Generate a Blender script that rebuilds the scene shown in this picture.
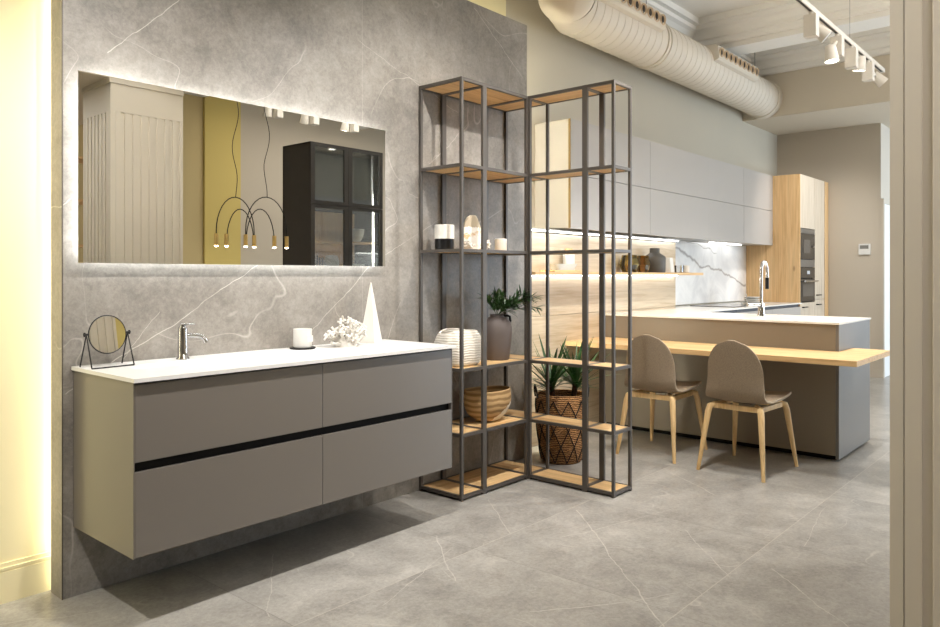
import bpy, bmesh, math, random
from mathutils import Vector, Matrix
random.seed(7)
for o in list(bpy.data.objects): bpy.data.objects.remove(o, do_unlink=True)
SC = bpy.context.scene
COL = SC.collection
PI = math.pi

# ------------------------------------------------------------------ camera
cd = bpy.data.cameras.new('camera'); cam = bpy.data.objects.new('camera', cd); COL.objects.link(cam)
cam.location = (0, 0, 1.25)
cam.rotation_euler = (PI/2, 0, math.atan((1120-470)/744) - PI/2)
cd.sensor_width = 36; cd.lens = 36*744/940; cd.shift_y = -38.5/940
cd.clip_start = .05; cd.clip_end = 60
SC.camera = cam
# ------------------------------------------------------------------ world, exposure
w = bpy.data.worlds.new('world'); SC.world = w; w.use_nodes = True
w.node_tree.nodes['Background'].inputs[0].default_value = (.75, .85, 1, 1)
w.node_tree.nodes['Background'].inputs[1].default_value = .3
SC.view_settings.view_transform = 'Standard'; SC.view_settings.look = 'None'
SC.view_settings.gamma = 1; SC.view_settings.use_curve_mapping = False
SC.view_settings.exposure = 0.22
SC.cycles.sample_clamp_indirect = 4
# ------------------------------------------------------------------ large lights
WARM = (1, .90, .78); NEUT = (1, .972, .94); COOL = (.70, .84, 1)
def area(name, loc, size, rot, energy, color):
    l = bpy.data.lights.new(name, 'AREA'); l.shape = 'RECTANGLE'; l.size, l.size_y = size
    l.energy = energy; l.color = color
    o = bpy.data.objects.new(name, l); COL.objects.link(o); o.location = loc; o.rotation_euler = rot
    return o
area('ceiling_fill_light', (2.0, 1.35, 3.5), (3.6, .9), (0, 0, 0), 10, NEUT)  # added fill over the front of the room, no fixture
area('ceiling_fill_light', (5.6, .2, 3.5), (2.4, 1.6), (0, 0, 0), 46, NEUT)  # second added fill, unseen above the middle of the room
area('lobby_fill_light', (1.3, -.6, 2.66), (1.4, 1.2), (0, 0, 0), 24, NEUT)  # fill added under the lowered ceiling to brighten the column
area('ceiling_fill_uplight', (6.0, .3, 3.0), (3.4, .3), (PI, 0, 0), 30, NEUT)  # upward fill added to brighten the ceiling, has no fixture
area('shop_fill_light', (6.6, -1.7, 3.5), (2.5, .6), (0, 0, 0), 26, WARM)  # warm fill added on the shop side, out of view
area('daylight', (10.6, -2.9, 1.6), (2.6, 2.4), (-PI/2, 0, PI), 240, COOL)
def spot(loc, target, energy, angle=70, blend=.6, color=NEUT, radius=.02):
    l = bpy.data.lights.new('track_spot_light', 'SPOT'); l.energy = energy; l.color = color
    l.spot_size = math.radians(angle); l.spot_blend = blend; l.shadow_soft_size = radius
    o = bpy.data.objects.new('track_spot_light', l); COL.objects.link(o); o.location = loc
    d = Vector(target)-Vector(loc); o.rotation_euler = d.to_track_quat('-Z', 'Y').to_euler()
    return o

# ------------------------------------------------------------------ materials
def srgb(r, g, b):
    f = lambda c: (c/255/12.92) if c/255 <= .04045 else ((c/255+.055)/1.055)**2.4
    return (f(r), f(g), f(b), 1)
class NT:
    def __init__(s, name):
        m = bpy.data.materials.new(name); m.use_nodes = True; s.m = m; s.t = m.node_tree
        s.b = s.t.nodes['Principled BSDF']; s.out = s.t.nodes['Material Output']
    def n(s, kind, **kw):
        nd = s.t.nodes.new(kind)
        for k, v in kw.items(): setattr(nd, k, v)
        return nd
    def l(s, a, b): s.t.links.new(a, b)
    def coords(s, scale=(1, 1, 1), rot=(0, 0, 0), loc=(0, 0, 0)):
        tc = s.n('ShaderNodeTexCoord'); mp = s.n('ShaderNodeMapping')
        mp.inputs['Scale'].default_value = scale; mp.inputs['Rotation'].default_value = rot; mp.inputs['Location'].default_value = loc
        s.l(tc.outputs['Object'], mp.inputs['Vector']); return mp.outputs[0]
    def noise(s, vec, scale, detail=4, rough=.5, dist=0):
        nd = s.n('ShaderNodeTexNoise'); nd.inputs['Scale'].default_value = scale; nd.inputs['Detail'].default_value = detail
        nd.inputs['Roughness'].default_value = rough; nd.inputs['Distortion'].default_value = dist
        s.l(vec, nd.inputs['Vector']); return nd
    def ramp(s, fac, stops):
        r = s.n('ShaderNodeValToRGB'); e = r.color_ramp.elements
        while len(e) < len(stops): e.new(.5)
        for i, (p, c) in enumerate(stops): e[i].position = p; e[i].color = c
        s.l(fac, r.inputs[0]); return r.outputs[0]
    def math(s, op, a, b=None, clamp=False):
        nd = s.n('ShaderNodeMath', operation=op); nd.use_clamp = clamp
        for i, v in enumerate((a, b)):
            if v is None: continue
            if isinstance(v, (int, float)): nd.inputs[i].default_value = v
            else: s.l(v, nd.inputs[i])
        return nd.outputs[0]
    def mix(s, fac, a, b):
        nd = s.n('ShaderNodeMix', data_type='RGBA')
        for sock, v in ((nd.inputs[0], fac), (nd.inputs[6], a), (nd.inputs[7], b)):
            if isinstance(v, (int, float, tuple)): sock.default_value = v
            else: s.l(v, sock)
        return nd.outputs[2]
    def bump(s, h, strength=.1, dist=.01):
        b = s.n('ShaderNodeBump'); b.inputs['Strength'].default_value = strength; b.inputs['Distance'].default_value = dist
        s.l(h, b.inputs['Height']); s.l(b.outputs[0], s.b.inputs['Normal'])

def plain(name, col, rough=.5, metal=0, var=.04, scale=8, bump=0, spec=None):
    t = NT(name); v = t.coords(); nz = t.noise(v, scale, 3)
    c = Vector(col[:3]); lo = tuple(max(0, x*(1-var)) for x in c)+(1,); hi = tuple(min(1, x*(1+var)) for x in c)+(1,)
    t.l(t.ramp(nz.outputs[0], [(.3, lo), (.7, hi)]), t.b.inputs['Base Color'])
    t.b.inputs['Roughness'].default_value = rough; t.b.inputs['Metallic'].default_value = metal
    if spec is not None: t.b.inputs['Specular IOR Level'].default_value = spec
    if bump: t.bump(nz.outputs[0], bump, .004)
    return t.m
def emis(name, col, strength):
    t = NT(name); t.b.inputs['Base Color'].default_value = (0, 0, 0, 1)
    t.b.inputs['Emission Color'].default_value = col+(1,) if len(col) == 3 else col
    t.b.inputs['Emission Strength'].default_value = strength; return t.m
def oak(name, axis, light=srgb(222, 186, 134), dark=srgb(188, 145, 92), rough=.5):
    t = NT(name); sc = [14, 14, 14]; sc['xyz'.index(axis)] = .9
    v = t.coords(scale=sc); n1 = t.noise(v, 1.0, 5, .6, 1.2)
    sc2 = [60, 60, 60]; sc2['xyz'.index(axis)] = 2.5
    n2 = t.noise(t.coords(scale=sc2), 1.0, 3, .6)
    base = t.ramp(n1.outputs[0], [(.3, dark), (.5, light), (.72, tuple(x*.86 for x in light[:3])+(1,))])
    fine = t.ramp(n2.outputs[0], [(.35, (.80, .76, .70, 1)), (.6, (1, 1, 1, 1))])
    mul = t.n('ShaderNodeMix', data_type='RGBA', blend_type='MULTIPLY'); mul.inputs[0].default_value = .7
    t.l(base, mul.inputs[6]); t.l(fine, mul.inputs[7])
    kc = [2.2, 2.2, 2.2]; kc['xyz'.index(axis)] = .9
    vo = t.n('ShaderNodeTexVoronoi'); vo.inputs['Scale'].default_value = 1.6; t.l(t.coords(scale=kc, loc=(.3, .7, .2)), vo.inputs['Vector'])
    kn = t.ramp(vo.outputs['Distance'], [(.03, (1, 1, 1, 1)), (.07, (0, 0, 0, 1))])
    t.l(t.mix(t.math('MULTIPLY', kn, .75), mul.outputs[2], srgb(120, 78, 42)), t.b.inputs['Base Color'])
    t.b.inputs['Roughness'].default_value = rough; return t.m

def vein_group():
    g = bpy.data.node_groups.new('vein_line', 'ShaderNodeTree')
    for nme, ty in (('P', 'NodeSocketVector'), ('A', 'NodeSocketVector'), ('B', 'NodeSocketVector'), ('W', 'NodeSocketFloat')):
        g.interface.new_socket(nme, in_out='INPUT', socket_type=ty)
    g.interface.new_socket('Fac', in_out='OUTPUT', socket_type='NodeSocketFloat')
    gi = g.nodes.new('NodeGroupInput'); go = g.nodes.new('NodeGroupOutput')
    def vm(op, a, b=None):
        n = g.nodes.new('ShaderNodeVectorMath'); n.operation = op; g.links.new(a, n.inputs[0])
        if b is not None: g.links.new(b, n.inputs[1])
        return n
    def mm(op, a, b=None, clamp=False):
        n = g.nodes.new('ShaderNodeMath'); n.operation = op; n.use_clamp = clamp
        for i, v in enumerate((a, b)):
            if v is None: continue
            if isinstance(v, (int, float)): n.inputs[i].default_value = v
            else: g.links.new(v, n.inputs[i])
        return n.outputs[0]
    pa = vm('SUBTRACT', gi.outputs['P'], gi.outputs['A']).outputs[0]
    ba = vm('SUBTRACT', gi.outputs['B'], gi.outputs['A']).outputs[0]
    h = mm('DIVIDE', vm('DOT_PRODUCT', pa, ba).outputs['Value'], vm('DOT_PRODUCT', ba, ba).outputs['Value'], True)
    sc = g.nodes.new('ShaderNodeVectorMath'); sc.operation = 'SCALE'; g.links.new(ba, sc.inputs[0]); g.links.new(h, sc.inputs['Scale'])
    d = vm('LENGTH', vm('SUBTRACT', pa, sc.outputs[0]).outputs[0]).outputs['Value']
    f = mm('SUBTRACT', 1.0, mm('DIVIDE', d, gi.outputs['W']), True)
    g.links.new(f, go.inputs[0]); return g
VG = vein_group()
def veins(t, P, segs, amp=.06, nsc=4, mask=(1, 0, 1)):
    mk = t.n('ShaderNodeVectorMath', operation='MULTIPLY'); t.l(P, mk.inputs[0]); mk.inputs[1].default_value = mask
    nz = t.noise(P, nsc, 5, .55)
    sub = t.n('ShaderNodeVectorMath', operation='SUBTRACT'); t.l(nz.outputs['Color'], sub.inputs[0]); sub.inputs[1].default_value = (.5, .5, .5)
    sc = t.n('ShaderNodeVectorMath', operation='SCALE'); t.l(sub.outputs[0], sc.inputs[0]); sc.inputs['Scale'].default_value = amp
    ad = t.n('ShaderNodeVectorMath', operation='ADD'); t.l(mk.outputs[0], ad.inputs[0]); t.l(sc.outputs[0], ad.inputs[1])
    m2 = t.n('ShaderNodeVectorMath', operation='MULTIPLY'); t.l(ad.outputs[0], m2.inputs[0]); m2.inputs[1].default_value = mask; ad = m2
    tot = None
    for A, B, W in segs:
        n = t.n('ShaderNodeGroup'); n.node_tree = VG; t.l(ad.outputs[0], n.inputs['P'])
        n.inputs['A'].default_value = [p*q for p, q in zip(A, mask)]; n.inputs['B'].default_value = [p*q for p, q in zip(B, mask)]; n.inputs['W'].default_value = W
        tot = n.outputs[0] if tot is None else t.math('MAXIMUM', tot, n.outputs[0])
    return tot
def stone(name, segs, dark, mid, light, rough, flat, tile=None, seam=None, vein=srgb(226, 218, 206)):
    t = NT(name); P = P0 = t.coords(scale=flat)
    if tile:   # every tile is cut from another piece of stone
        q = t.n('ShaderNodeVectorMath', operation='SUBTRACT'); t.l(P, q.inputs[0]); q.inputs[1].default_value = (tile[0], tile[1], 0)
        d = t.n('ShaderNodeVectorMath', operation='SCALE'); t.l(q.outputs[0], d.inputs[0]); d.inputs['Scale'].default_value = 1/tile[2]
        fl = t.n('ShaderNodeVectorMath', operation='FLOOR'); t.l(d.outputs[0], fl.inputs[0])
        mu = t.n('ShaderNodeVectorMath', operation='MULTIPLY'); t.l(fl.outputs[0], mu.inputs[0]); mu.inputs[1].default_value = (3.7, 5.3, 0)
        ad = t.n('ShaderNodeVectorMath', operation='ADD'); t.l(P0, ad.inputs[0]); t.l(mu.outputs[0], ad.inputs[1]); P = ad.outputs[0]
    big = t.noise(P, 1.5, 6, .62, .3); fine = t.noise(P, 55, 5, .8, .4); cloud = t.noise(P, 5.5, 10, .72, .5)
    fac = t.math('ADD', t.math('MULTIPLY', big.outputs[0], .30), t.math('ADD', t.math('MULTIPLY', cloud.outputs[0], .38), t.math('MULTIPLY', fine.outputs[0], .32)))
    col = t.ramp(fac, [(.38, dark), (.5, mid), (.63, light)])
    # hairline veining at random
    wv = t.noise(P, 1.5, 2.5, .45, .5); hair = t.ramp(t.math('ABSOLUTE', t.math('SUBTRACT', wv.outputs[0], .5)), [(0, (1, 1, 1, 1)), (.0016, (0, 0, 0, 1))])
    msk = t.ramp(t.noise(P, 3.1, 3).outputs[0], [(.45, (0, 0, 0, 1)), (.62, (1, 1, 1, 1))])
    hv = t.math('MULTIPLY', t.math('MULTIPLY', hair, msk), .30)
    col = t.mix(hv, col, vein)
    if segs:
        br = t.ramp(t.noise(P, 7, 3).outputs[0], [(.3, (.35, .35, .35, 1)), (.6, (1, 1, 1, 1))])
        col = t.mix(t.math('MULTIPLY', t.math('MULTIPLY', veins(t, P0, segs, mask=(1, 1, 0) if tile else (1, 0, 1)), br), .62), col, vein)
    sx = t.n('ShaderNodeSeparateXYZ'); t.l(P0, sx.inputs[0])
    if tile:
        x0, y0, s, wd = tile
        g = None
        fr = []
        for ax, o in ((0, x0), (1, y0)):
            q = t.math('FRACT', t.math('DIVIDE', t.math('SUBTRACT', sx.outputs[ax], o-50*s), s))
            q = t.math('MINIMUM', q, t.math('SUBTRACT', 1.0, q)); fr.append(t.math('LESS_THAN', q, wd/s))
        col = t.mix(t.math('MULTIPLY', fr[0], .4), col, srgb(92, 88, 82))
        col = t.mix(t.math('MULTIPLY', fr[1], .5), col, srgb(196, 188, 174))
    if seam:
        q = t.math('LESS_THAN', t.math('ABSOLUTE', t.math('SUBTRACT', sx.outputs[0], seam)), .0015)
        col = t.mix(t.math('MULTIPLY', q, .22), col, srgb(200, 193, 182))
    t.l(col, t.b.inputs['Base Color'])
    rr = t.n('ShaderNodeMapRange'); t.l(cloud.outputs[0], rr.inputs[0]); rr.inputs[3].default_value = rough-.06; rr.inputs[4].default_value = rough+.08
    t.l(rr.outputs[0], t.b.inputs['Roughness']); t.b.inputs['Specular IOR Level'].default_value = .4
    return t.m

M = {}
wv = [((1.60, 3.05, 2.45), (1.30, 3.05, 2.15), 0.0025), ((1.14, 3.05, .80), (1.78, 3.05, 1.17), 0.0028), ((1.78, 3.05, 1.17), (2.0, 3.05, 1.31), 0.0025),
      ((2.22, 3.05, .90), (2.72, 3.05, 1.33), 0.0025), ((2.72, 3.05, 1.33), (3.3, 3.05, 1.62), 0.0015), ((2.76, 3.05, .8), (2.92, 3.05, 1.10), 0.0022),
      ((1.115, 3.05, 1.50), (1.19, 3.05, 1.58), 0.0025), ((1.5, 3.05, 1.1), (1.35, 3.05, .9), 0.0012), ((3.55, 3.05, 2.93), (4.06, 3.05, 2.6), 0.0025),
      ((2.6, 3.05, 2.5), (3.4, 3.05, 2.25), 0.0014), ((1.2, 3.05, .5), (1.5, 3.05, .12), 0.0015), ((3.15, 3.05, 1.9), (3.5, 3.05, 2.2), 0.0019)]
M['wallstone'] = stone('grey_stone_slab', wv, srgb(106, 101, 94), srgb(134, 128, 120), srgb(158, 152, 143), .42, (1, 1, 1), seam=2.63)
fs = [((3.35, 2.18, 0), (2.45, 1.22, 0), .0035), ((2.57, 2.47, 0), (2.25, 2.05, 0), .004), ((3.19, 2.66, 0), (2.83, 2.22, 0), .003),
      ((3.44, 1.60, 0), (3.03, 1.23, 0), .0032), ((3.23, 1.12, 0), (2.87, .73, 0), .0032), ((4.38, 2.14, 0), (4.10, 1.73, 0), .003),
      ((1.93, 2.86, 0), (1.57, 2.35, 0), .003), ((2.22, 1.66, 0), (2.47, 1.46, 0), .003), ((2.47, 1.46, 0), (2.75, 1.30, 0), .002),
      ((2.95, 2.0, 0), (3.7, 1.8, 0), .0025), ((4.3, 1.2, 0), (3.6, 1.1, 0), .002), ((1.9, 2.1, 0), (2.5, 2.3, 0), .002)]
M['floorstone'] = stone('grey_stone_tiles', fs, srgb(120, 116, 110), srgb(150, 146, 139), srgb(178, 174, 166), .30, (1, 1, 1), tile=(2.567, 1.232, .985, .0018), vein=srgb(214, 207, 196))
def marble():
    t = NT('white_marble'); P = t.coords()
    segs = [((7.05, 3.42, 1.53), (7.70, 3.42, 1.35), .022), ((7.70, 3.42, 1.35), (8.15, 3.42, 1.31), .018), ((8.15, 3.42, 1.31), (8.95, 3.42, 1.13), .02), ((7.3, 3.42, 1.60), (8.1, 3.42, 1.50), .007)]
    c = t.noise(P, 2.5, 6, .6, 1)
    base = t.ramp(c.outputs[0], [(.35, srgb(214, 213, 212)), (.6, srgb(238, 237, 234))])
    t.l(t.mix(t.math('MULTIPLY', veins(t, P, segs, .16, 3.5), .75), base, srgb(120, 112, 104)), t.b.inputs['Base Color'])
    t.b.inputs['Roughness'].default_value = .22; return t.m
M['marble'] = marble()
M['plaster'] = plain('beige_plaster', srgb(182, 174, 157), .85, var=.01, scale=2)
M['niche'] = plain('cream_plaster', srgb(232, 220, 178), .85, var=.02, scale=2)
M['farwall'] = plain('greige_plaster', srgb(192, 183, 169), .85, var=.01, scale=2)
M['ceil'] = plain('ceiling_paint', srgb(240, 236, 228), .8, var=.0, scale=2)
M['soffit'] = plain('soffit_paint', srgb(208, 197, 178), .85, var=0, scale=2)
M['column'] = plain('column_paint', srgb(212, 203, 188), .6, var=0)
M['whitepaint'] = plain('white_paint', srgb(222, 222, 220), .5)
M['oakx'] = oak('oak_x', 'x'); M['oaky'] = oak('oak_y', 'y'); M['oakz'] = oak('oak_z', 'z', srgb(224, 188, 138), srgb(206, 164, 112))
M['oakpale'] = oak('pale_oak', 'z', srgb(204, 190, 170), srgb(182, 164, 142))
M['oakclad'] = oak('oak_cladding', 'x', srgb(206, 190, 164), srgb(184, 164, 134))
M['beech'] = oak('beech', 'z', srgb(226, 194, 142), srgb(206, 168, 112))
M['frame'] = plain('bronze_grey_steel', srgb(88, 82, 76), .42, .4, var=.03)
M['vanity'] = plain('taupe_lacquer', srgb(104, 98, 91), .3, var=.01, scale=3, spec=.8)
M['black'] = plain('black_channel', srgb(18, 17, 16), .7, spec=.15)
M['basin'] = plain('white_solid_surface', srgb(216, 214, 210), .32, var=.01)
M['worktop'] = plain('white_quartz', srgb(236, 233, 226), .18, var=.02, scale=12)
M['panel'] = plain('taupe_panel', srgb(128, 117, 102), .36, var=.02, scale=3)
M['panelend'] = plain('grey_panel', srgb(112, 109, 105), .38, var=.02, scale=3)
M['uppers'] = plain('pearl_grey_lacquer', srgb(170, 164, 157), .38, var=.015, scale=2)
M['bronze'] = plain('bronze_edge', srgb(120, 96, 52), .4, .3)
M['chrome'] = plain('chrome', (.60, .60, .61, 1), .07, 1, var=.01)
M['duct'] = plain('duct_paint', srgb(216, 206, 190), .5, var=.01)
M['ductdark'] = plain('duct_hole', srgb(60, 50, 40), .7)
M['nozzle'] = plain('nozzle_paint', srgb(206, 180, 146), .5)
M['track'] = plain('track_white', srgb(216, 209, 197), .45)
M['blackmetal'] = plain('black_metal', srgb(26, 25, 25), .4, .5)
M['ovenglass'] = plain('oven_glass', srgb(44, 40, 37), .12, var=.02)
M['ovenwin'] = plain('oven_window', srgb(96, 92, 88), .1, .3, var=.02)
M['steel'] = plain('brushed_steel', srgb(150, 148, 146), .3, .9)
M['vase'] = plain('taupe_ceramic', srgb(96, 86, 82), .6, var=.05, bump=.1)
M['darkceramic'] = plain('dark_grey_ceramic', srgb(78, 74, 68), .55)
M['whiteceramic'] = plain('white_ceramic', srgb(222, 219, 212), .35)
M['wax'] = plain('white_wax', srgb(222, 217, 207), .5)
M['coral'] = plain('white_coral', srgb(226, 221, 212), .7, var=.03, scale=60, bump=.3)
M['leaf'] = plain('green_leaf', srgb(46, 84, 38), .42, var=.45, scale=14)
M['leafdark'] = plain('dark_green_leaf', srgb(60, 92, 50), .45, var=.5, scale=20)
M['rope'] = plain('black_rope', srgb(30, 24, 20), .8)
M['soil'] = plain('soil', srgb(70, 48, 34), .9, var=.4, scale=60)
M['gold'] = plain('brass', srgb(222, 190, 124), .3, .8)
M['cabinetdark'] = plain('anthracite_oak', srgb(52, 49, 47), .5, var=.1)
M['ledcool'] = emis('cool_led', (.95, .975, 1), 9)
M['ledspot'] = emis('short_led', (1, .99, .97), 6)
M['ledmirror'] = emis('mirror_led', (.93, .97, 1.0), 20)
M['ledwarm'] = emis('warm_led', (1, .945, .68), 18)
M['ledwarm2'] = emis('warm_led_right', (1, .955, .76), 60)
M['ledfill'] = emis('fill_led_left', (1, .945, .70), 9)
M['ledtop'] = emis('warm_led_top', (1, .90, .55), 16)
M['lampglow'] = emis('lamp_glow', (1, .95, .86), 9)
M['bulbglow'] = emis('bulb_glow', (1, .85, .6), 18)
def mk_mirror():
    t = NT('mirror_silver'); t.b.inputs['Base Color'].default_value = (.84, .845, .82, 1)
    t.b.inputs['Metallic'].default_value = 1; t.b.inputs['Roughness'].default_value = 0.0; return t.m
M['mirror'] = mk_mirror()
def glass(name, tint, refl=.12):
    t = NT(name); tr = t.n('ShaderNodeBsdfTransparent'); tr.inputs[0].default_value = tint
    gl = t.n('ShaderNodeBsdfGlossy'); gl.inputs['Roughness'].default_value = .03
    fr = t.n('ShaderNodeFresnel'); fr.inputs[0].default_value = 1.5
    mx = t.n('ShaderNodeMixShader'); t.l(t.math('ADD', fr.outputs[0], refl, True), mx.inputs[0]); t.l(tr.outputs[0], mx.inputs[1]); t.l(gl.outputs[0], mx.inputs[2])
    t.l(mx.outputs[0], t.out.inputs[0]); return t.m
M['glass'] = glass('clear_glass', (.97, .98, .98, 1), .05)
M['glassdoor'] = glass('grey_glass', (.78, .80, .78, 1), .10)
M['amber'] = glass('amber_glass', (.93, .74, .36, 1), .06)
M['olive'] = glass('olive_glass', (.88, .80, .42, 1), .06)
def fabric(name, c1, c2, sc=260, bump=.3):
    t = NT(name); v = t.coords(); n = t.noise(v, sc, 2, .7); n2 = t.noise(v, 5, 3)
    col = t.ramp(n.outputs[0], [(.35, c1), (.65, c2)]); t.l(col, t.b.inputs['Base Color'])
    t.b.inputs['Roughness'].default_value = .95; t.b.inputs['Specular IOR Level'].default_value = .15
    t.bump(n.outputs[0], bump, .002); return t.m
M['felt'] = fabric('taupe_felt', srgb(130, 115, 97), srgb(158, 142, 122))
M['feltedge'] = fabric('felt_edge', srgb(160, 146, 126), srgb(180, 166, 146))
def knit():
    t = NT('cream_knit'); v = t.coords(scale=(1, 1, 1)); wv = t.n('ShaderNodeTexWave', bands_direction='Z'); wv.inputs['Scale'].default_value = 22
    wv.inputs['Distortion'].default_value = 3; wv.inputs['Detail'].default_value = 3; t.l(v, wv.inputs['Vector'])
    t.l(t.ramp(wv.outputs[0], [(.2, srgb(212, 203, 188)), (.7, srgb(234, 228, 216))]), t.b.inputs['Base Color'])
    t.b.inputs['Roughness'].default_value = .95; t.bump(wv.outputs[0], .6, .004); return t.m
M['knit'] = knit()
def bowlmat():
    t = NT('two_tone_jute'); v = t.coords(); wv = t.n('ShaderNodeTexWave', bands_direction='Z'); wv.inputs['Scale'].default_value = 9
    wv.inputs['Distortion'].default_value = 2.5; t.l(v, wv.inputs['Vector'])
    tan = t.ramp(wv.outputs[0], [(.2, srgb(142, 112, 72)), (.7, srgb(186, 154, 108))])
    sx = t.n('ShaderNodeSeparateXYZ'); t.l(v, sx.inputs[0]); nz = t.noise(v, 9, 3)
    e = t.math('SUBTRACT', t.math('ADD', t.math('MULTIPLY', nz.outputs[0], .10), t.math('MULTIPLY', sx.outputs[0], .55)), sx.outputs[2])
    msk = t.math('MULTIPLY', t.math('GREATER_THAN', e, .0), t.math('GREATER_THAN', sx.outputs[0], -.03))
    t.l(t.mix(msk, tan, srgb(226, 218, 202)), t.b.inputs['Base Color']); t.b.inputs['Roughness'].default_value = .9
    t.bump(wv.outputs[0], .3, .003); return t.m
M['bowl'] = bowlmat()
def wicker():
    t = NT('water_hyacinth'); v = t.coords(); wv = t.n('ShaderNodeTexWave', bands_direction='Z'); wv.inputs['Scale'].default_value = 26
    wv.inputs['Distortion'].default_value = 4; wv.inputs['Detail'].default_value = 2; wv.inputs['Detail Scale'].default_value = 3; t.l(v, wv.inputs['Vector'])
    t.l(t.ramp(wv.outputs[0], [(.15, srgb(88, 54, 26)), (.6, srgb(168, 116, 66)), (.9, srgb(196, 148, 92))]), t.b.inputs['Base Color'])
    t.b.inputs['Roughness'].default_value = .8; t.bump(wv.outputs[0], .8, .008); return t.m
M['wicker'] = wicker()
def agate():
    t = NT('agate_slice'); v = t.coords(); n = t.noise(v, 22, 5, .6, 1); sx = t.n('ShaderNodeSeparateXYZ'); t.l(v, sx.inputs[0])
    top = srgb(190, 176, 152); wht = srgb(244, 240, 232)
    a = t.math('GREATER_THAN', t.math('ADD', sx.outputs[2], t.math('MULTIPLY', n.outputs[0], .04)), .155)
    sp = t.ramp(n.outputs[0], [(.5, wht), (.62, srgb(214, 176, 120))])
    t.l(t.mix(a, sp, top), t.b.inputs['Base Color']); t.b.inputs['Roughness'].default_value = .35; return t.m
M['agate'] = agate()
def roundmirror():
    return M['mirror']

# ------------------------------------------------------------------ mesh helpers
class MB:
    def __init__(s): s.bm = bmesh.new()
    def box(s, x0, x1, y0, y1, z0, z1, bev=0):
        r = bmesh.ops.create_cube(s.bm, size=1)
        vs = r['verts']
        for v in vs: v.co = Vector(((x0+x1)/2+v.co.x*(x1-x0), (y0+y1)/2+v.co.y*(y1-y0), (z0+z1)/2+v.co.z*(z1-z0)))
        if bev:
            es = list({e for v in vs for e in v.link_edges})
            bmesh.ops.bevel(s.bm, geom=es, offset=bev, segments=2, affect='EDGES', profile=.7)
        return s
    def tube(s, pts, r, seg=10, caps=True):
        pts = [Vector(p) for p in pts]; n = len(pts); rr = r if isinstance(r, (list, tuple)) else [r]*n
        t0 = (pts[1]-pts[0]).normalized(); up = Vector((0, 0, 1)) if abs(t0.z) < .9 else Vector((1, 0, 0))
        u = t0.cross(up).normalized(); rings = []
        for i, p in enumerate(pts):
            t = (pts[min(i+1, n-1)]-pts[max(i-1, 0)]).normalized()
            u = (u-t*u.dot(t)).normalized(); v = t.cross(u)
            rings.append([s.bm.verts.new(p+rr[i]*(math.cos(2*PI*k/seg)*u+math.sin(2*PI*k/seg)*v)) for k in range(seg)])
        for a, b in zip(rings, rings[1:]):
            for k in range(seg): s.bm.faces.new((a[k], a[(k+1) % seg], b[(k+1) % seg], b[k]))
        if caps:
            s.bm.faces.new(rings[0][::-1]); s.bm.faces.new(rings[-1])
        return s
    def lathe(s, prof, c=(0, 0, 0), seg=32, axis='z'):
        rings = []
        for r, h in prof:
            ring = []
            for k in range(seg):
                a = 2*PI*k/seg; x, y = r*math.cos(a), r*math.sin(a)
                p = {'z': (x, y, h), 'x': (h, x, y), 'y': (x, h, y)}[axis]
                ring.append(s.bm.verts.new(Vector(c)+Vector(p)))
            rings.append(ring)
        for a, b in zip(rings, rings[1:]):
            for k in range(seg): s.bm.faces.new((a[k], a[(k+1) % seg], b[(k+1) % seg], b[k]))
        for ring, (r, h) in zip(rings, prof):
            if r <= 1e-5: bmesh.ops.remove_doubles(s.bm, verts=ring, dist=1e-6)
        if prof[0][0] > 1e-5: s.bm.faces.new(rings[0][::-1])
        if prof[-1][0] > 1e-5: s.bm.faces.new(rings[-1])
        return s
    def prism(s, poly, axis, a, b):
        """poly in the plane normal to axis (remaining axes in xyz order), extruded a..b"""
        def mk(p, h):
            q = list(p); q.insert('xyz'.index(axis), h); return s.bm.verts.new(q)
        A = [mk(p, a) for p in poly]; B = [mk(p, b) for p in poly]; n = len(poly)
        s.bm.faces.new(A); s.bm.faces.new(B[::-1])
        for i in range(n): s.bm.faces.new((A[i], B[i], B[(i+1) % n], A[(i+1) % n]))
        return s
    def build(s, name, mat, parent=None, smooth=False, origin=None):
        bmesh.ops.recalc_face_normals(s.bm, faces=s.bm.faces)
        off = Vector((0, 0, 0))
        if parent is not None:
            p = parent
            while p is not None: off += p.location; p = p.parent
        elif origin is not None: off = Vector(origin)
        for v in s.bm.verts: v.co -= off
        me = bpy.data.meshes.new(name); s.bm.to_mesh(me); s.bm.free()
        me.materials.append(mat)
        o = bpy.data.objects.new(name, me); COL.objects.link(o)
        if parent is not None: o.parent = parent
        elif origin is not None: o.location = origin
        if smooth:
            for f in me.polygons: f.use_smooth = True
            try: me.set_sharp_from_angle(angle=math.radians(38))
            except Exception: pass
        return o
def tag(o, label=None, cat=None, group=None, kind=None):
    if label: o['label'] = label
    if cat: o['category'] = cat
    if group: o['group'] = group
    if kind: o['kind'] = kind
    return o
def thing(name, loc, label, cat, group=None, rz=0):
    o = bpy.data.objects.new(name, None); COL.objects.link(o); o.location = loc; o.rotation_euler = (0, 0, rz)
    o.empty_display_size = .05; return tag(o, label, cat, group)
def struct(name, mb, mat, label=None, parent=None):
    o = mb.build(name, mat, parent); o['kind'] = 'structure'
    if label: o['label'] = label
    return o
def box(name, mat, parent, *a, **k):
    return MB().box(*a, **k).build(name, mat, parent)
def copy_tree(o, parent=None):
    c = o.copy(); COL.objects.link(c)
    if parent is not None: c.parent = parent
    for ch in [q for q in bpy.data.objects if q.parent == o]: copy_tree(ch, c)
    return c

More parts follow.
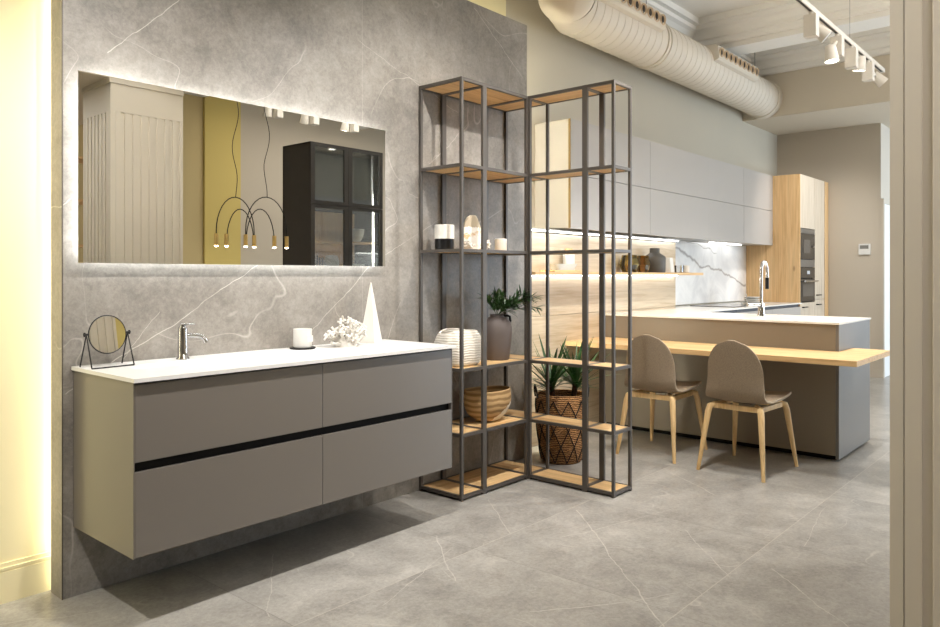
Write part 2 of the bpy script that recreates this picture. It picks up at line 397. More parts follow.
# ------------------------------------------------------------------ room shell
CZ = 3.85
struct('floor', MB().box(-1.7, 12.6, -3.2, 3.7, -.1, 0), M['floorstone'], 'grey stone floor laid in large veined square tiles')
struct('ceiling', MB().box(-1.7, 12.6, -3.2, 3.7, CZ, CZ+.1), M['ceil'], 'white plaster ceiling with cornices between its beams')
struct('wall_back', MB().box(4.1, 10.3, 3.42, 3.6, 0, CZ), M['plaster'], 'beige plaster wall behind the kitchen units')
struct('wall_niche', MB().box(-1.6, 4.06, 3.215, 3.6, 0, CZ), M['niche'], 'cream plaster wall glowing beside the grey stone slab')
struct('wall_stone', MB().box(1.122, 4.103, 3.065, 3.175, 0, 2.963), M['wallstone'], 'grey veined stone slab wall behind mirror and washbasin')
struct('trim_1', MB().box(1.1215, 1.1255, 3.062, 3.0649, 0, 2.96), M['frame'], 'thin metal edge profile at the left corner of the stone slab')
struct('wall_carrier', MB().box(1.17, 4.05, 3.1755, 3.2145, 0, 2.9), M['plaster'], 'batten layer hidden behind the grey stone slab')
struct('wall_right', MB().box(10.1, 12.5, 2.19, 3.7, 0, CZ), M['farwall'], 'greige wall beside the tall oak units with a thermostat')
struct('wall_end', MB().box(12.5, 12.6, -3.2, 3.7, 0, CZ), M['whitepaint'])
struct('wall_front', MB().box(-1.7, 12.6, -3.2, -3.0, 0, CZ), M['farwall'])
struct('wall_left', MB().box(-1.7, -1.6, -3.2, 3.7, 0, CZ), M['plaster'])
struct('trim_2', MB().box(8.9, 12.5, -3.0, 3.42, 3.1, CZ), M['soffit'], 'lowered beige soffit in front of the far wall')
struct('trim_3', MB().box(-1.6, 2.92, -3.0, .490, 2.69, CZ), M['soffit'], 'lowered ceiling over the entrance side')
# beams across the ceiling (run along Y)
for i, (a, b) in enumerate(((1.9, 2.25), (4.65, 5.0), (7.40, 7.73))):
    struct('trim_%d' % (4+i), MB().box(a, b, -3.0, 3.42, 3.55, CZ), M['ceil'], 'white ceiling beam')
# cornices: stepped profile swept around each bay
CP = [(0, 3.60), (.035, 3.60), (.05, 3.615), (.05, 3.66), (.075, 3.67), (.085, 3.70), (.12, 3.735), (.16, 3.75), (.165, 3.785), (.21, 3.79), (.21, CZ), (0, CZ)]
def cornice_x(mb, x, y0, y1, sgn): mb.prism([(x+sgn*d, z) for d, z in CP], 'y', y0, y1)
def cornice_y(mb, y, x0, x1, sgn): mb.prism([(y+sgn*d, z) for d, z in CP], 'x', x0, x1)
for i, (a, b) in enumerate(((2.25, 4.65), (5.0, 7.40), (7.73, 8.9))):
    mb = MB(); cornice_x(mb, a, -3.0, 3.215 if i == 0 else 3.42, 1); cornice_x(mb, b, -3.0, 3.42, -1)
    cornice_y(mb, 3.215 if i == 0 else 3.42, a, b if i else 4.06, -1); cornice_y(mb, -3.0, a, b, 1)
    struct('trim_%d' % (7+i), mb, M['ceil'], 'stepped white cornice around a ceiling bay')
struct('wall_added_pier', MB().box(-.5, .22, 3.03, 3.2145, 0, 2.96), M['niche'], 'added unseen pier carrying the fill strip of the niche')  # pier added out of view to hold the fill strip
o = MB().box(.221, .228, 3.10, 3.17, .01, 2.9).build('led_strip', M['ledfill']); tag(o, 'added unseen fill strip brightening niche and cabinet side', 'light strip')  # strip added out of view to brighten the cabinet side
# baseboards
mb = MB(); mb.box(.23, 1.165, 3.197, 3.215, 0, .118); mb.box(.23, 1.165, 3.202, 3.215, .118, .124); mb.box(.23, 1.165, 3.199, 3.215, .124, .134); mb.box(.23, 1.165, 3.206, 3.215, .134, .15)
struct('baseboard_left', mb, M['niche'], 'moulded cream baseboard of the glowing wall')
struct('baseboard_right', MB().box(10.085, 10.1, 2.19, 2.78, 0, .1), M['farwall'])
struct('baseboard_front', MB().box(5.52, 9.25, -3.0, -2.985, 0, .12), M['whitepaint'])
# door beside the far wall
d1 = MB().box(10.14, 11.05, 2.165, 2.189, 0, 2.12).build('door_1', M['whitepaint']); tag(d1, 'white door in the passage beyond the far wall', kind='structure')
fr = MB().box(10.085, 10.14, 2.155, 2.1895, 0, 2.18).box(11.05, 11.11, 2.155, 2.1895, 0, 2.18).box(10.14, 11.05, 2.155, 2.1895, 2.12, 2.18).build('door_frame', M['farwall'], d1)
MB().tube([(10.95, 2.165, 1.02), (10.95, 2.12, 1.02), (10.83, 2.12, 1.02)], .009).build('door_handle', M['steel'], d1, True)
# window (daylight side) on the front wall
w1 = MB().box(9.3, 11.9, -3.0, -2.985, .4, 2.8).build('window_1', M['whitepaint']); tag(w1, 'tall window by the passage', kind='structure')
# fluted column: core, fillets between the flutes, top band
CX0, CX1, CY0, CY1 = 2.362, 2.92, .005, .490
mb = MB(); K = .0125; mb.box(CX0+K, CX1, CY0, CY1-K, 0, 2.45)
def fil_y(y0, y1): mb.box(CX0, CX0+K+.001, y0, y1, 0, 2.45, bev=.003)
mb.box(CX0, CX0+.035, .4555, CY1, 0, 2.45, bev=.002)
fil_y(.4105, .4535); yy = .386
while yy > .05: fil_y(yy-.037, yy); yy -= .0615
mb.box(CX0, CX0+K+.001, CY0, .03, 0, 2.45)
def fil_x(x0, x1): mb.box(x0, x1, CY1-K-.001, CY1, 0, 2.45, bev=.003)
fil_x(CX0+.036, CX0+.079); xx = CX0+.104
while xx < CX1-.07: fil_x(xx, xx+.037); xx += .0615
fil_x(xx, CX1)
mb.box(CX0, CX1, CY0, CY1, 2.45, 2.655); mb.box(CX0-.012, CX1, CY0, CY1+.012, 2.655, 2.6899)
struct('column', mb, M['column'], 'beige fluted column at the right edge')
# pilaster and picture of the room behind, seen in the mirror
M['yellow'] = plain('yellow_plaster', srgb(204, 184, 112), .8, var=0)
M['ochre'] = plain('warm_light_ochre', srgb(196, 178, 132), .8, var=0)  # warm light on the wall section is put into this colour
struct('wall_alcove', MB().box(2.93, 4.978, -2.9995, -2.9, .125, 3.55), M['ochre'], 'wall section toned ochre for warm light, between column and pilaster')
struct('trim_10', MB().box(4.98, 5.50, -3.0, -2.86, 0, CZ), M['yellow'], 'yellow pilaster against the wall opposite the mirror')

# ------------------------------------------------------------------ hidden LED lines of the stone slab
o = MB().box(1.161, 1.168, 3.178, 3.212, .01, 2.9).build('led_strip', M['ledwarm']); tag(o, 'warm light strip glowing behind the left edge of the stone slab', 'light strip')
o = MB().box(4.061, 4.067, 3.178, 3.212, .01, 2.9).build('led_strip', M['ledwarm2']); tag(o, 'warm light strip glowing behind the right edge of the stone slab', 'light strip')
o = MB().box(1.2, 4.04, 3.178, 3.212, 2.905, 2.912).build('led_strip', M['ledtop']); tag(o, 'warm light strip glowing upward behind the top edge of the stone slab', 'light strip')

# ------------------------------------------------------------------ wall mirror
t = thing('wall_mirror', (1.958, 3.064, 1.30), 'wide frameless backlit mirror hanging on the grey stone wall', 'mirror')
MB().box(1.164, 2.752, 3.018, 3.023, 1.297, 2.038).build('mirror_glass', M['mirror'], t)
MB().box(1.20, 2.716, 3.023, 3.0645, 1.333, 2.002).build('back_box', M['whitepaint'], t)
for a in ((1.19, 2.726, 3.030, 3.046, 2.002, 2.008), (1.19, 2.726, 3.030, 3.046, 1.327, 1.333), (1.194, 1.20, 3.030, 3.046, 1.333, 2.002), (2.716, 2.722, 3.030, 3.046, 1.333, 2.002)):
    MB().box(*a).build('led_strip', M['ledmirror'], t)

# ------------------------------------------------------------------ vanity
t = thing('vanity_cabinet', (1.965, 3.05, .27), 'long floating taupe washbasin cabinet with four handleless drawer fronts', 'cabinet')
VX0, VX1, VF = 1.163, 2.781, 2.55
MB().box(VX0, VX0+.004, VF, 3.0645, .272, .880).build('side_panel', M['vanity'], t)
MB().box(VX1-.004, VX1, VF, 3.0645, .272, .880).build('side_panel', M['vanity'], t)
MB().box(VX0+.0045, VX1-.0045, VF+.055, 3.0645, .272, .879).build('carcass', M['black'], t)
XM = 1.968
for (x0, x1) in ((VX0+.0055, XM-.0015), (XM+.0015, VX1-.0055)):
    for (z0, z1) in ((.275, .568), (.603, .872)):
        MB().box(x0, x1, VF-.0, VF+.02, z0, z1, bev=.0015).build('drawer_front', M['vanity'], t)
MB().box(VX0+.0045, VX1-.0045, VF+.021, VF+.05, .30, .86).build('grip_channel', M['black'], t)
# basin top with shallow bowl
def basin_top():
    mb = MB(); bm = mb.bm; nx, ny = 120, 36
    X0, X1, Y0, Y1, ZT = 1.156, 2.79, 2.528, 3.064, .895
    cx, cy, hx, hy = 1.62, 2.76, .33, .165
    def z(x, y):
        dx = max(0, 1-abs((x-cx)/hx)**6); dy = max(0, 1-abs((y-cy)/hy)**6)
        k = min(1, (dx*dy)*2.0); k = k*k*(3-2*k)
        return ZT - .0125*k*(1 if True else 0)
    g = [[bm.verts.new((X0+(X1-X0)*i/nx, Y0+(Y1-Y0)*j/ny, z(X0+(X1-X0)*i/nx, Y0+(Y1-Y0)*j/ny))) for j in range(ny+1)] for i in range(nx+1)]
    for i in range(nx):
        for j in range(ny): bm.faces.new((g[i][j], g[i+1][j], g[i+1][j+1], g[i][j+1]))
    border = [g[i][0] for i in range(nx+1)]+[g[nx][j] for j in range(1, ny+1)]+[g[i][ny] for i in range(nx-1, -1, -1)]+[g[0][j] for j in range(ny-1, 0, -1)]
    low = [bm.verts.new((v.co.x, v.co.y, .881)) for v in border]; n = len(border)
    for i in range(n): bm.faces.new((border[i], border[(i+1) % n], low[(i+1) % n], low[i]))
    bm.faces.new(low)
    return mb
o = basin_top().build('washbasin_top', M['basin']); tag(o, 'thin white washbasin top lying on the long taupe cabinet', 'washbasin')
# faucet
F0 = (1.565, 2.975, .8955)
t = thing('basin_faucet', F0, 'small chrome single lever faucet on the white washbasin top', 'faucet')
x, y, z = F0
MB().lathe([(.0, 0), (.027, 0), (.027, .004), (.021, .012), (.021, .05), (.020, .13), (.018, .136), (0, .136)], F0, 28).build('body', M['chrome'], t, True)
MB().tube([(x+.01, y-.005, z+.098), (x+.045, y-.032, z+.098), (x+.062, y-.044, z+.094), (x+.072, y-.050, z+.082), (x+.076, y-.053, z+.068)], [.010, .010, .010, .010, .010], 14).build('spout', M['chrome'], t, True)
MB().tube([(x, y, z+.134), (x, y, z+.142)], .013, 16).tube([(x-.006, y, z+.145), (x+.042, y-.024, z+.148)], .004, 10).build('lever', M['chrome'], t, True)
# round mirror on stand
c = (1.247, 2.955, 1.020)
t = thing('vanity_mirror', (1.247, 2.955, .8955), 'small round mirror tilting in a thin black wire stand', 'mirror')
def disc(name, mat, r, th, dy, tilt=-.10, rim=False):
    mb = MB()
    if rim: mb.tube([(r*math.cos(2*PI*k/56), 0, r*math.sin(2*PI*k/56)) for k in range(57)], .0026, 8)
    else: mb.lathe([(0, -th/2), (r, -th/2), (r, th/2), (0, th/2)], (0, 0, 0), 56, 'y')
    Rm = Matrix.Rotation(math.radians(5), 4, 'Z') @ Matrix.Rotation(tilt, 4, 'X')
    for v in mb.bm.verts: v.co = Rm @ v.co + Vector(c) + Vector((0, dy, 0))
    return mb.build(name, mat, t, True)
disc('mirror_glass', M['mirror'], .072, .003, 0); disc('rim', M['blackmetal'], .073, 0, 0, rim=True)
Rz = Matrix.Rotation(math.radians(5), 3, 'Z')
def rp(a, b, zz): return Vector((c[0], c[1], 0)) + Rz @ Vector((a, b, 0)) + Vector((0, 0, zz))
for sx_ in (-1, 1):
    MB().tube([rp(sx_*.083, .045, .898), rp(sx_*.081, 0, 1.024), rp(sx_*.083, -.045, .898)], .0027, 8).build('side_frame', M['blackmetal'], t, True)
    MB().tube([rp(sx_*.074, 0, 1.024), rp(sx_*.092, 0, 1.024)], .0045, 10).tube([rp(sx_*.088, 0, 1.016), rp(sx_*.088, 0, 1.032)], .004, 8).build('pivot_knob', M['blackmetal'], t, True)
MB().tube([rp(-.083, -.045, .898), rp(.083, -.045, .898)], .0027, 8).build('front_bar', M['blackmetal'], t, True)
# candle on tray
x, y, z = 2.168, 2.965, .8955
t = thing('candle_jar', (x, y, z+.007), 'white boxy candle jar on a dark coaster left of the coral', 'candle')
MB().lathe([(0, 0), (.041, 0), (.044, .006), (.044, .088), (.040, .088), (.040, .078), (0, .078)], (x, y, z+.0075), 36).build('jar', M['whiteceramic'], t, True)
MB().tube([(x, y, z+.085), (x, y, z+.092)], .001, 6).build('wick', M['blackmetal'], t)
MB().box(x-.02+.012, x+.028, y-.0448, y-.0436, z+.035, z+.065).build('paper_tag', M['wax'], t)
o = MB().lathe([(0, 0), (.060, 0), (.062, .003), (.062, .007), (0, .007)], (x, y, z), 40).build('coaster', M['blackmetal'], None, True); tag(o, 'dark round coaster under the white candle jar', 'coaster')
# coral
def coral(cx, cy, cz, w, d, h, n, seed):
    rnd = random.Random(seed); mb = MB()
    mb.lathe([(0, 0), (w*.42, 0), (w*.40, .02), (w*.2, .05), (0, .055)], (cx, cy, cz), 14)
    for i in range(n):
        a = rnd.uniform(0, 2*PI); el = rnd.uniform(.05, 1.45); L = rnd.uniform(.65, 1.0)
        dirv = Vector((math.cos(a)*math.cos(el)*w, math.sin(a)*math.cos(el)*d, math.sin(el)*h))*L
        p0 = Vector((cx, cy, cz+.014)) + Vector((dirv.x*.15, dirv.y*.15, 0)); p1 = p0+dirv*.5; p2 = p0+dirv
        p2.z = max(p2.z, cz+.012)
        mb.tube([p0, p1, p2], [.010, .008, .006], 7)
        for q in range(5):
            b = p0+dirv*rnd.uniform(.55, 1); e = b+Vector((rnd.uniform(-1, 1), rnd.uniform(-1, 1), rnd.uniform(-.5, 1))).normalized()*rnd.uniform(.012, .022)
            e.z = max(e.z, cz+.008)
            mb.tube([b, e], [.0055, .0045], 6)
            r = bmesh.ops.create_icosphere(mb.bm, subdivisions=1, radius=.0062)
            for v in r['verts']: v.co += e
    return mb
o = coral(2.385, 2.90, .8955, .125, .085, .135, 60, 3).build('coral', M['coral'], None, True, origin=(2.385, 2.90, .8955)); tag(o, 'bushy piece of white coral on the washbasin top', 'coral')
# pyramid
mb = MB(); cx, cy, cz, s, h = 2.60, 2.962, .8955, .062, .315
b = [mb.bm.verts.new((cx+s*math.cos(a+.35), cy+s*math.sin(a+.35), cz)) for a in (PI/4, 3*PI/4, 5*PI/4, 7*PI/4)]
tp = [mb.bm.verts.new((cx+.003*math.cos(a+.35), cy+.003*math.sin(a+.35), cz+h)) for a in (PI/4, 3*PI/4, 5*PI/4, 7*PI/4)]
mb.bm.faces.new(b[::-1]); mb.bm.faces.new(tp)
for i in range(4): mb.bm.faces.new((b[i], b[(i+1) % 4], tp[(i+1) % 4], tp[i]))
o = mb.build('pyramid', M['wax'], None, origin=(cx, cy, cz)); tag(o, 'tall slender white pyramid behind the coral on the washbasin top', 'ornament')

# ------------------------------------------------------------------ open shelving unit
SX = [3.055, 3.255, 3.665, 3.868]; SY = [3.063, 2.73, 2.325, 2.132]; PW = .0165
t = thing('shelving_unit', (3.665, 2.73, 0), 'tall open corner shelving of thin grey steel with oak shelves', 'shelf')
def post(x0, y0): MB().box(x0, x0+PW, y0, y0+PW, .0, 2.345).build('post', M['frame'], t)
posts = []
# arm along the wall
y_f, y_b = SY[1], SY[0]-PW
for x in (SX[0], SX[1]-PW, SX[1], SX[2]-PW):
    posts += [(x, y_f), (x, y_b)]
# corner bay + arm into the room
posts += [(SX[3]-PW, SY[0]-PW)]
for y in (SY[1]-PW, SY[2], SY[2]-PW, SY[3]):
    posts += [(SX[2], y), (SX[3]-PW, y)]
for p in posts: post(*p)
LV = [.012, .352, .713, 1.378, 1.851, 2.327]
bays = [(SX[0], SX[1], SY[1], SY[0]), (SX[1], SX[2], SY[1], SY[0]), (SX[2], SX[3], SY[1], SY[0]), (SX[2], SX[3], SY[2], SY[1]), (SX[2], SX[3], SY[3], SY[2])]
for z in LV:
    for bi, (x0, x1, y0, y1) in enumerate(bays):
        mb = MB(); r = .0175
        mb.box(x0+PW, x1-PW, y0, y0+r, z, z+r).box(x0+PW, x1-PW, y1-r, y1, z, z+r)
        mb.box(x0, x0+r, y0+PW, y1-PW, z, z+r).box(x1-r, x1, y0+PW, y1-PW, z, z+r)
        mb.build('shelf_frame', M['frame'], t)
        MB().box(x0+r+.0005, x1-r-.0005, y0+r+.0005, y1-r-.0005, z+.003, z+.0172).build('shelf_panel', M['oakx'] if bi < 2 else M['oaky'], t)
for (x, y) in ((SX[0]+.009, SY[1]+.009), (SX[1], SY[1]+.009), (SX[2]+.01, SY[3]+.009), (SX[3]-.009, SY[3]+.009), (SX[2]+.009, SY[2])):
    pass
# ---- items on the shelving
Z3 = LV[3]+.018; Z2 = LV[2]+.018; Z1 = LV[1]+.018
x, y = 3.135, 2.935
t = thing('pillar_candle', (x, y, Z3), 'thick candle half white half black on the shelving', 'candle')
MB().lathe([(0, 0), (.056, 0), (.056, .062), (0, .062)], (x, y, Z3), 40).build('dark_base', M['blackmetal'], t, True)
MB().lathe([(0, .062), (.057, .062), (.057, .140), (.054, .143), (0, .141)], (x, y, Z3), 40).build('wax', M['wax'], t, True)
MB().tube([(x, y, Z3+.14), (x, y, Z3+.155)], .0012, 6).build('wick', M['blackmetal'], t)
# agate
x, y = 3.325, 2.885
prof = [(-.052, 0), (.058, 0), (.062, .05), (.058, .09), (.046, .14), (.030, .185), (.018, .205), (-.014, .208), (-.034, .195), (-.052, .16), (-.058, .12), (-.056, .05)]
mb = MB(); mb.prism(prof, 'y', -.014, .014)
Rm = Matrix.Rotation(math.radians(-32), 4, 'Z')
for v in mb.bm.verts: v.co = Rm @ v.co + Vector((x, y, Z3))
o = mb.build('agate_slab', M['agate'], None, origin=(x, y, Z3)); tag(o, 'upright polished agate slab with a crusted white lower half', 'ornament')
mbb = o.modifiers.new('bevel', 'BEVEL'); mbb.width = .004; mbb.segments = 2
o = coral(3.24, 2.84, Z3, .024, .022, .05, 9, 5).build('coral_piece', M['coral'], None, True, origin=(3.24, 2.84, Z3)); tag(o, 'tiny white coral sprig left of the agate slab', 'coral')
o = coral(3.44, 2.88, Z3, .022, .02, .05, 8, 6).build('coral_piece', M['coral'], None, True, origin=(3.44, 2.88, Z3)); tag(o, 'tiny white coral sprig right of the agate slab', 'coral')
x, y = 3.585, 2.88
t = thing('candle_cup', (x, y, Z3), 'small white candle cup near the inner corner of the shelving', 'candle')
MB().lathe([(0, 0), (.034, 0), (.037, .004), (.037, .076), (.034, .078), (.034, .068), (0, .068)], (x, y, Z3), 32).build('cup', M['wax'], t, True)
MB().tube([(x, y, Z3+.068), (x, y, Z3+.078)], .001, 6).build('wick', M['blackmetal'], t)
# knitted basket
def squircle(cx, cy, prof, n=56, e=3.2, rot=0, wob=0, seed=1):
    rnd = random.Random(seed); mb = MB(); rings = []
    ph = [rnd.uniform(0, 6.28) for _ in range(4)]
    for (a, b, z) in prof:
        ring = []
        for k in range(n):
            th = 2*PI*k/n; cc, ss = math.cos(th), math.sin(th)
            px = a*math.copysign(abs(cc)**(2/e), cc); py = b*math.copysign(abs(ss)**(2/e), ss)
            wv_ = 1+wob*(math.sin(3*th+ph[0]+z*14)+.6*math.sin(5*th+ph[1]-z*20))
            zz = z+ (wob*.35*math.sin(2*th+ph[2]) if z > .12 else 0)
            q = Matrix.Rotation(rot, 3, 'Z') @ Vector((px*wv_, py*wv_, 0))
            ring.append(mb.bm.verts.new((cx+q.x, cy+q.y, zz)))
        rings.append(ring)
    for A, B in zip(rings, rings[1:]):
        for k in range(n): mb.bm.faces.new((A[k], A[(k+1) % n], B[(k+1) % n], B[k]))
    mb.bm.faces.new(rings[0][::-1]); mb.bm.faces.new(rings[-1])
    return mb
x, y = 3.20, 2.885
mb = squircle(0, 0, [(.10, .085, 0), (.118, .10, .012), (.130, .108, .05), (.136, .108, .09), (.140, .104, .13), (.128, .088, .172), (.118, .07, .196), (.108, .06, .194), (.11, .085, .12), (.10, .08, .03)], wob=.03, rot=-.15)
o = mb.build('knitted_basket', M['knit'], None, True); o.location = (x, y, Z2); tag(o, 'slouchy cream knitted basket on the shelving beside the vase', 'basket')
# tall vase with handle
x, y = 3.56, 2.89
t = thing('ceramic_vase', (x, y, Z2), 'taupe ceramic jug vase with black handle holding leafy branches', 'vase')
MB().lathe([(0, 0), (.072, 0), (.076, .006), (.086, .08), (.094, .16), (.093, .20), (.081, .235), (.058, .255), (.042, .262), (.040, .272), (.046, .278), (.038, .277), (.034, .262), (0, .26)], (x, y, Z2), 44).build('body', M['vase'], t, True)
d = Vector((.72, -.35, 0)).normalized()
pts = [Vector((x, y, Z2+.262))+d*.038+Vector((0, 0, .004)), Vector((x, y, Z2+.268))+d*.07, Vector((x, y, Z2+.262))+d*.088, Vector((x, y, Z2+.235))+d*.092, Vector((x, y, Z2+.212))+d*.078]
MB().tube(pts, .008, 10).build('handle', M['blackmetal'], t, True)
def blade(mb, p0, d, L, wd, droop, up=Vector((0, 0, 1)), seg=6, fold=.25):
    d = d.normalized(); side = d.cross(up)
    if side.length < .05: side = Vector((1, 0, 0))
    side.normalize(); prev = None; p = Vector(p0); dd = d.copy()
    for i in range(seg+1):
        f = i/seg; wv_ = wd*math.sin(PI*min(1, (f*.86+.14)))**.8 if i < seg else .0006
        nrm = side.cross(dd).normalized()
        a = mb.bm.verts.new(p-side*wv_+nrm*wv_*fold); b = mb.bm.verts.new(p); c_ = mb.bm.verts.new(p+side*wv_+nrm*wv_*fold)
        if prev: mb.bm.faces.new((prev[0], prev[1], b, a)); mb.bm.faces.new((prev[1], prev[2], c_, b))
        prev = (a, b, c_); p = p+dd*(L/seg); dd = (dd+Vector((0, 0, -droop/seg))).normalized()
rnd = random.Random(11)
mb = MB(); st = MB()
stems = [((.20, -.22, .10), .26), ((.28, -.10, .08), .27), ((.10, -.2, .16), .2), ((-.08, -.12, .14), .15), ((.3, -.3, .03), .25), ((-.14, .02, .14), .14), ((.05, .05, .16), .13), ((.18, -.3, .14), .22), ((0, -.18, .08), .15)]
for (dv, L) in stems:
    d = Vector(dv).normalized(); p = Vector((x, y, Z2+.265)); pts = [p-Vector((0, 0, .08)), p.copy()]; dd = (d+Vector((0, 0, .5))).normalized()
    for k in range(7):
        p = p+dd*(L/7); dd = (dd*.8+d*.2+Vector((0, 0, -.05))).normalized(); pts.append(p.copy())
        if k > 0:
            for q in range(8):
                ld = (dd+Vector((rnd.uniform(-.9, .9), rnd.uniform(-.9, .9), rnd.uniform(-.5, .8)))).normalized()
                blade(mb, p, ld, rnd.uniform(.05, .085), rnd.uniform(.0045, .0075), rnd.uniform(.1, .5), seg=4)
    st.tube(pts, .0018, 6)
t2 = thing('leafy_branches', (x, y, Z2+.262), 'dark green leafy branches standing in the taupe vase', 'plant')
o1 = mb.build('leaves', M['leafdark'], t2, True); st.build('stems', M['leaf'], t2, True)
# two-tone bowl
x, y = 3.46, 2.885
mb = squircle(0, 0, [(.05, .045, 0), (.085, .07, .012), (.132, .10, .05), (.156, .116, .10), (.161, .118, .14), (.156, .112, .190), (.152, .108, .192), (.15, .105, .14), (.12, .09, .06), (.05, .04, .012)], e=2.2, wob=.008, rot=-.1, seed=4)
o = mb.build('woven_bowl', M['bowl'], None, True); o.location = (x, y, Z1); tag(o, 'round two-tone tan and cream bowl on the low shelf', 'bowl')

# ------------------------------------------------------------------ floor plant
px, py = 4.19, 2.84
t = thing('plant_basket', (px, py, 0), 'wicker plant basket wrapped in a black rope net behind the shelving', 'planter')
prof = [(0, 0), (.125, 0), (.140, .02), (.155, .12), (.168, .25), (.174, .36), (.170, .44), (.160, .455), (.150, .45), (.150, .40), (0, .40)]
MB().lathe(prof, (px, py, 0), 48).build('basket_body', M['wicker'], t, True)
def prad(z):
    P = [(.0, .125), (.02, .140), (.12, .155), (.25, .168), (.36, .174), (.44, .170)]
    for (a, ra), (b_, rb) in zip(P, P[1:]):
        if a <= z <= b_: return ra+(rb-ra)*(z-a)/(b_-a)
    return .17
mb = MB(); nd = 11; zs = [.01, .12, .225, .325, .42]
for i in range(nd):
    for k in range(4):
        for sgn in (0, 1):
            a0 = 2*PI*(i+(.5 if k % 2 else 0))/nd; a1 = a0+(PI/nd if sgn else -PI/nd)
            pts = []
            for f in (0, .5, 1):
                a = a0+(a1-a0)*f; z = zs[k]+(zs[k+1]-zs[k])*f; r = prad(z)+.004
                pts.append((px+r*math.cos(a), py+r*math.sin(a), z))
            mb.tube(pts, .0035, 5)
mb.build('rope_net', M['rope'], t, True)
for sgn in (1, -1):
    d = Vector((math.cos(2.4), math.sin(2.4), 0))*sgn; q = Vector((-d.y, d.x, 0))
    MB().tube([Vector((px, py, .43))+d*.172+q*.04, Vector((px, py, .49))+d*.18+q*.03, Vector((px, py, .51))+d*.182, Vector((px, py, .49))+d*.18-q*.03, Vector((px, py, .43))+d*.172-q*.04], .006, 8).build('handle', M['rope'], t, True)
t = thing('yucca_plant', (px, py, .405), 'spiky green yucca with two leaf heads growing in the wicker basket', 'plant')
MB().lathe([(0, 0), (.148, 0), (.14, .012), (0, .02)], (px, py, .402), 24).build('soil', M['soil'], t, True)
rnd = random.Random(5)
for (ox, oy, h, n, sc) in ((-.05, .05, .47, 60, 1.0), (.07, -.07, .50, 52, .95)):
    base = Vector((px+ox, py+oy, h))
    MB().tube([(px+ox*.8, py+oy*.8, .41), (px+ox, py+oy, h+.03)], [.016, .02], 10).build('trunk', M['soil'], t, True)
    mb = MB()
    for i in range(n):
        a = rnd.uniform(0, 2*PI); el = rnd.triangular(-.1, 1.45, .75)
        d = Vector((math.cos(a)*math.cos(el), math.sin(a)*math.cos(el), math.sin(el)))
        L_ = rnd.uniform(.26, .40)*sc; tip = base+d*L_
        if tip.y > 3.03 or tip.x < 3.9: L_ *= .55
        blade(mb, base+Vector((0, 0, rnd.uniform(-.03, .05))), d, L_, rnd.uniform(.008, .012), rnd.uniform(.1, .5)*(1.35-el*.6), seg=7)
    mb.build('leaf_head', M['leaf'], t, True)

# ------------------------------------------------------------------ oak cladding, marble
o = MB().box(4.12, 6.69, 3.22, 3.4195, 0, .945).build('oak_cladding', M['oakclad']); tag(o, 'oak wall cladding, lower board behind the breakfast bar', 'wall panel')
o = MB().box(4.12, 6.69, 3.22, 3.4195, .948, 1.56).build('oak_cladding', M['oakclad']); tag(o, 'pale oak wall cladding, upper board behind the floating shelf', 'wall panel')
o = MB().box(6.691, 8.975, 3.405, 3.4195, .945, 1.60).build('marble_backsplash', M['marble']); tag(o, 'white marble backsplash with one bold grey vein', 'backsplash')

# ------------------------------------------------------------------ wall cabinets
UX = [4.68, 5.93, 7.15, 8.08, 8.975]; UY = 3.09
labs = ['leftmost pearl grey wall cabinet with lit cream side', 'second pearl grey wall cabinet from the left', 'third pearl grey wall cabinet from the left', 'pearl grey wall cabinet touching the tall oak unit']
for i in range(4):
    t = thing('wall_cabinet', ((UX[i]+UX[i+1])/2, 3.42, 1.605), labs[i], 'cabinet', 'pearl grey wall cabinets')
    MB().box(UX[i]+.0005, UX[i+1]-.0005, UY+.022, 3.4195, 1.605, 2.42).build('body', M['uppers'], t)
    MB().box(UX[i]+.0015*(i != 2), UX[i+1]-.0015*(i != 1), UY, UY+.02, 1.60, 2.003, bev=.0006).build('door', M['uppers'], t)
    MB().box(UX[i]+.0015*(i != 2), UX[i+1]-.0015*(i != 1), UY, UY+.02, 2.007, 2.42, bev=.0006).build('door', M['uppers'], t)
    if i == 0: MB().box(UX[0]-.004, UX[0]+.0, UY, UY+.018, 1.60, 2.42).build('edge_strip', M['bronze'], t)
    if i == 2:
        MB().box(7.72, 8.06, 3.30, 3.33, 1.594, 1.6045).build('led_strip', M['ledspot'], t)
    if i == 3:
        MB().box(8.10, 8.55, 3.30, 3.33, 1.594, 1.6045).build('led_strip', M['ledspot'], t)

t = thing('light_rail', (5.4, 3.2, 1.565), 'thin white light rail along the top of the oak cladding', 'light strip')
MB().box(4.13, 6.69, 3.17, 3.219, 1.578, 1.588).build('rail_profile', M['whitepaint'], t)
MB().box(4.30, 6.67, 3.180, 3.200, 1.570, 1.5775).build('led_strip', M['ledcool'], t)

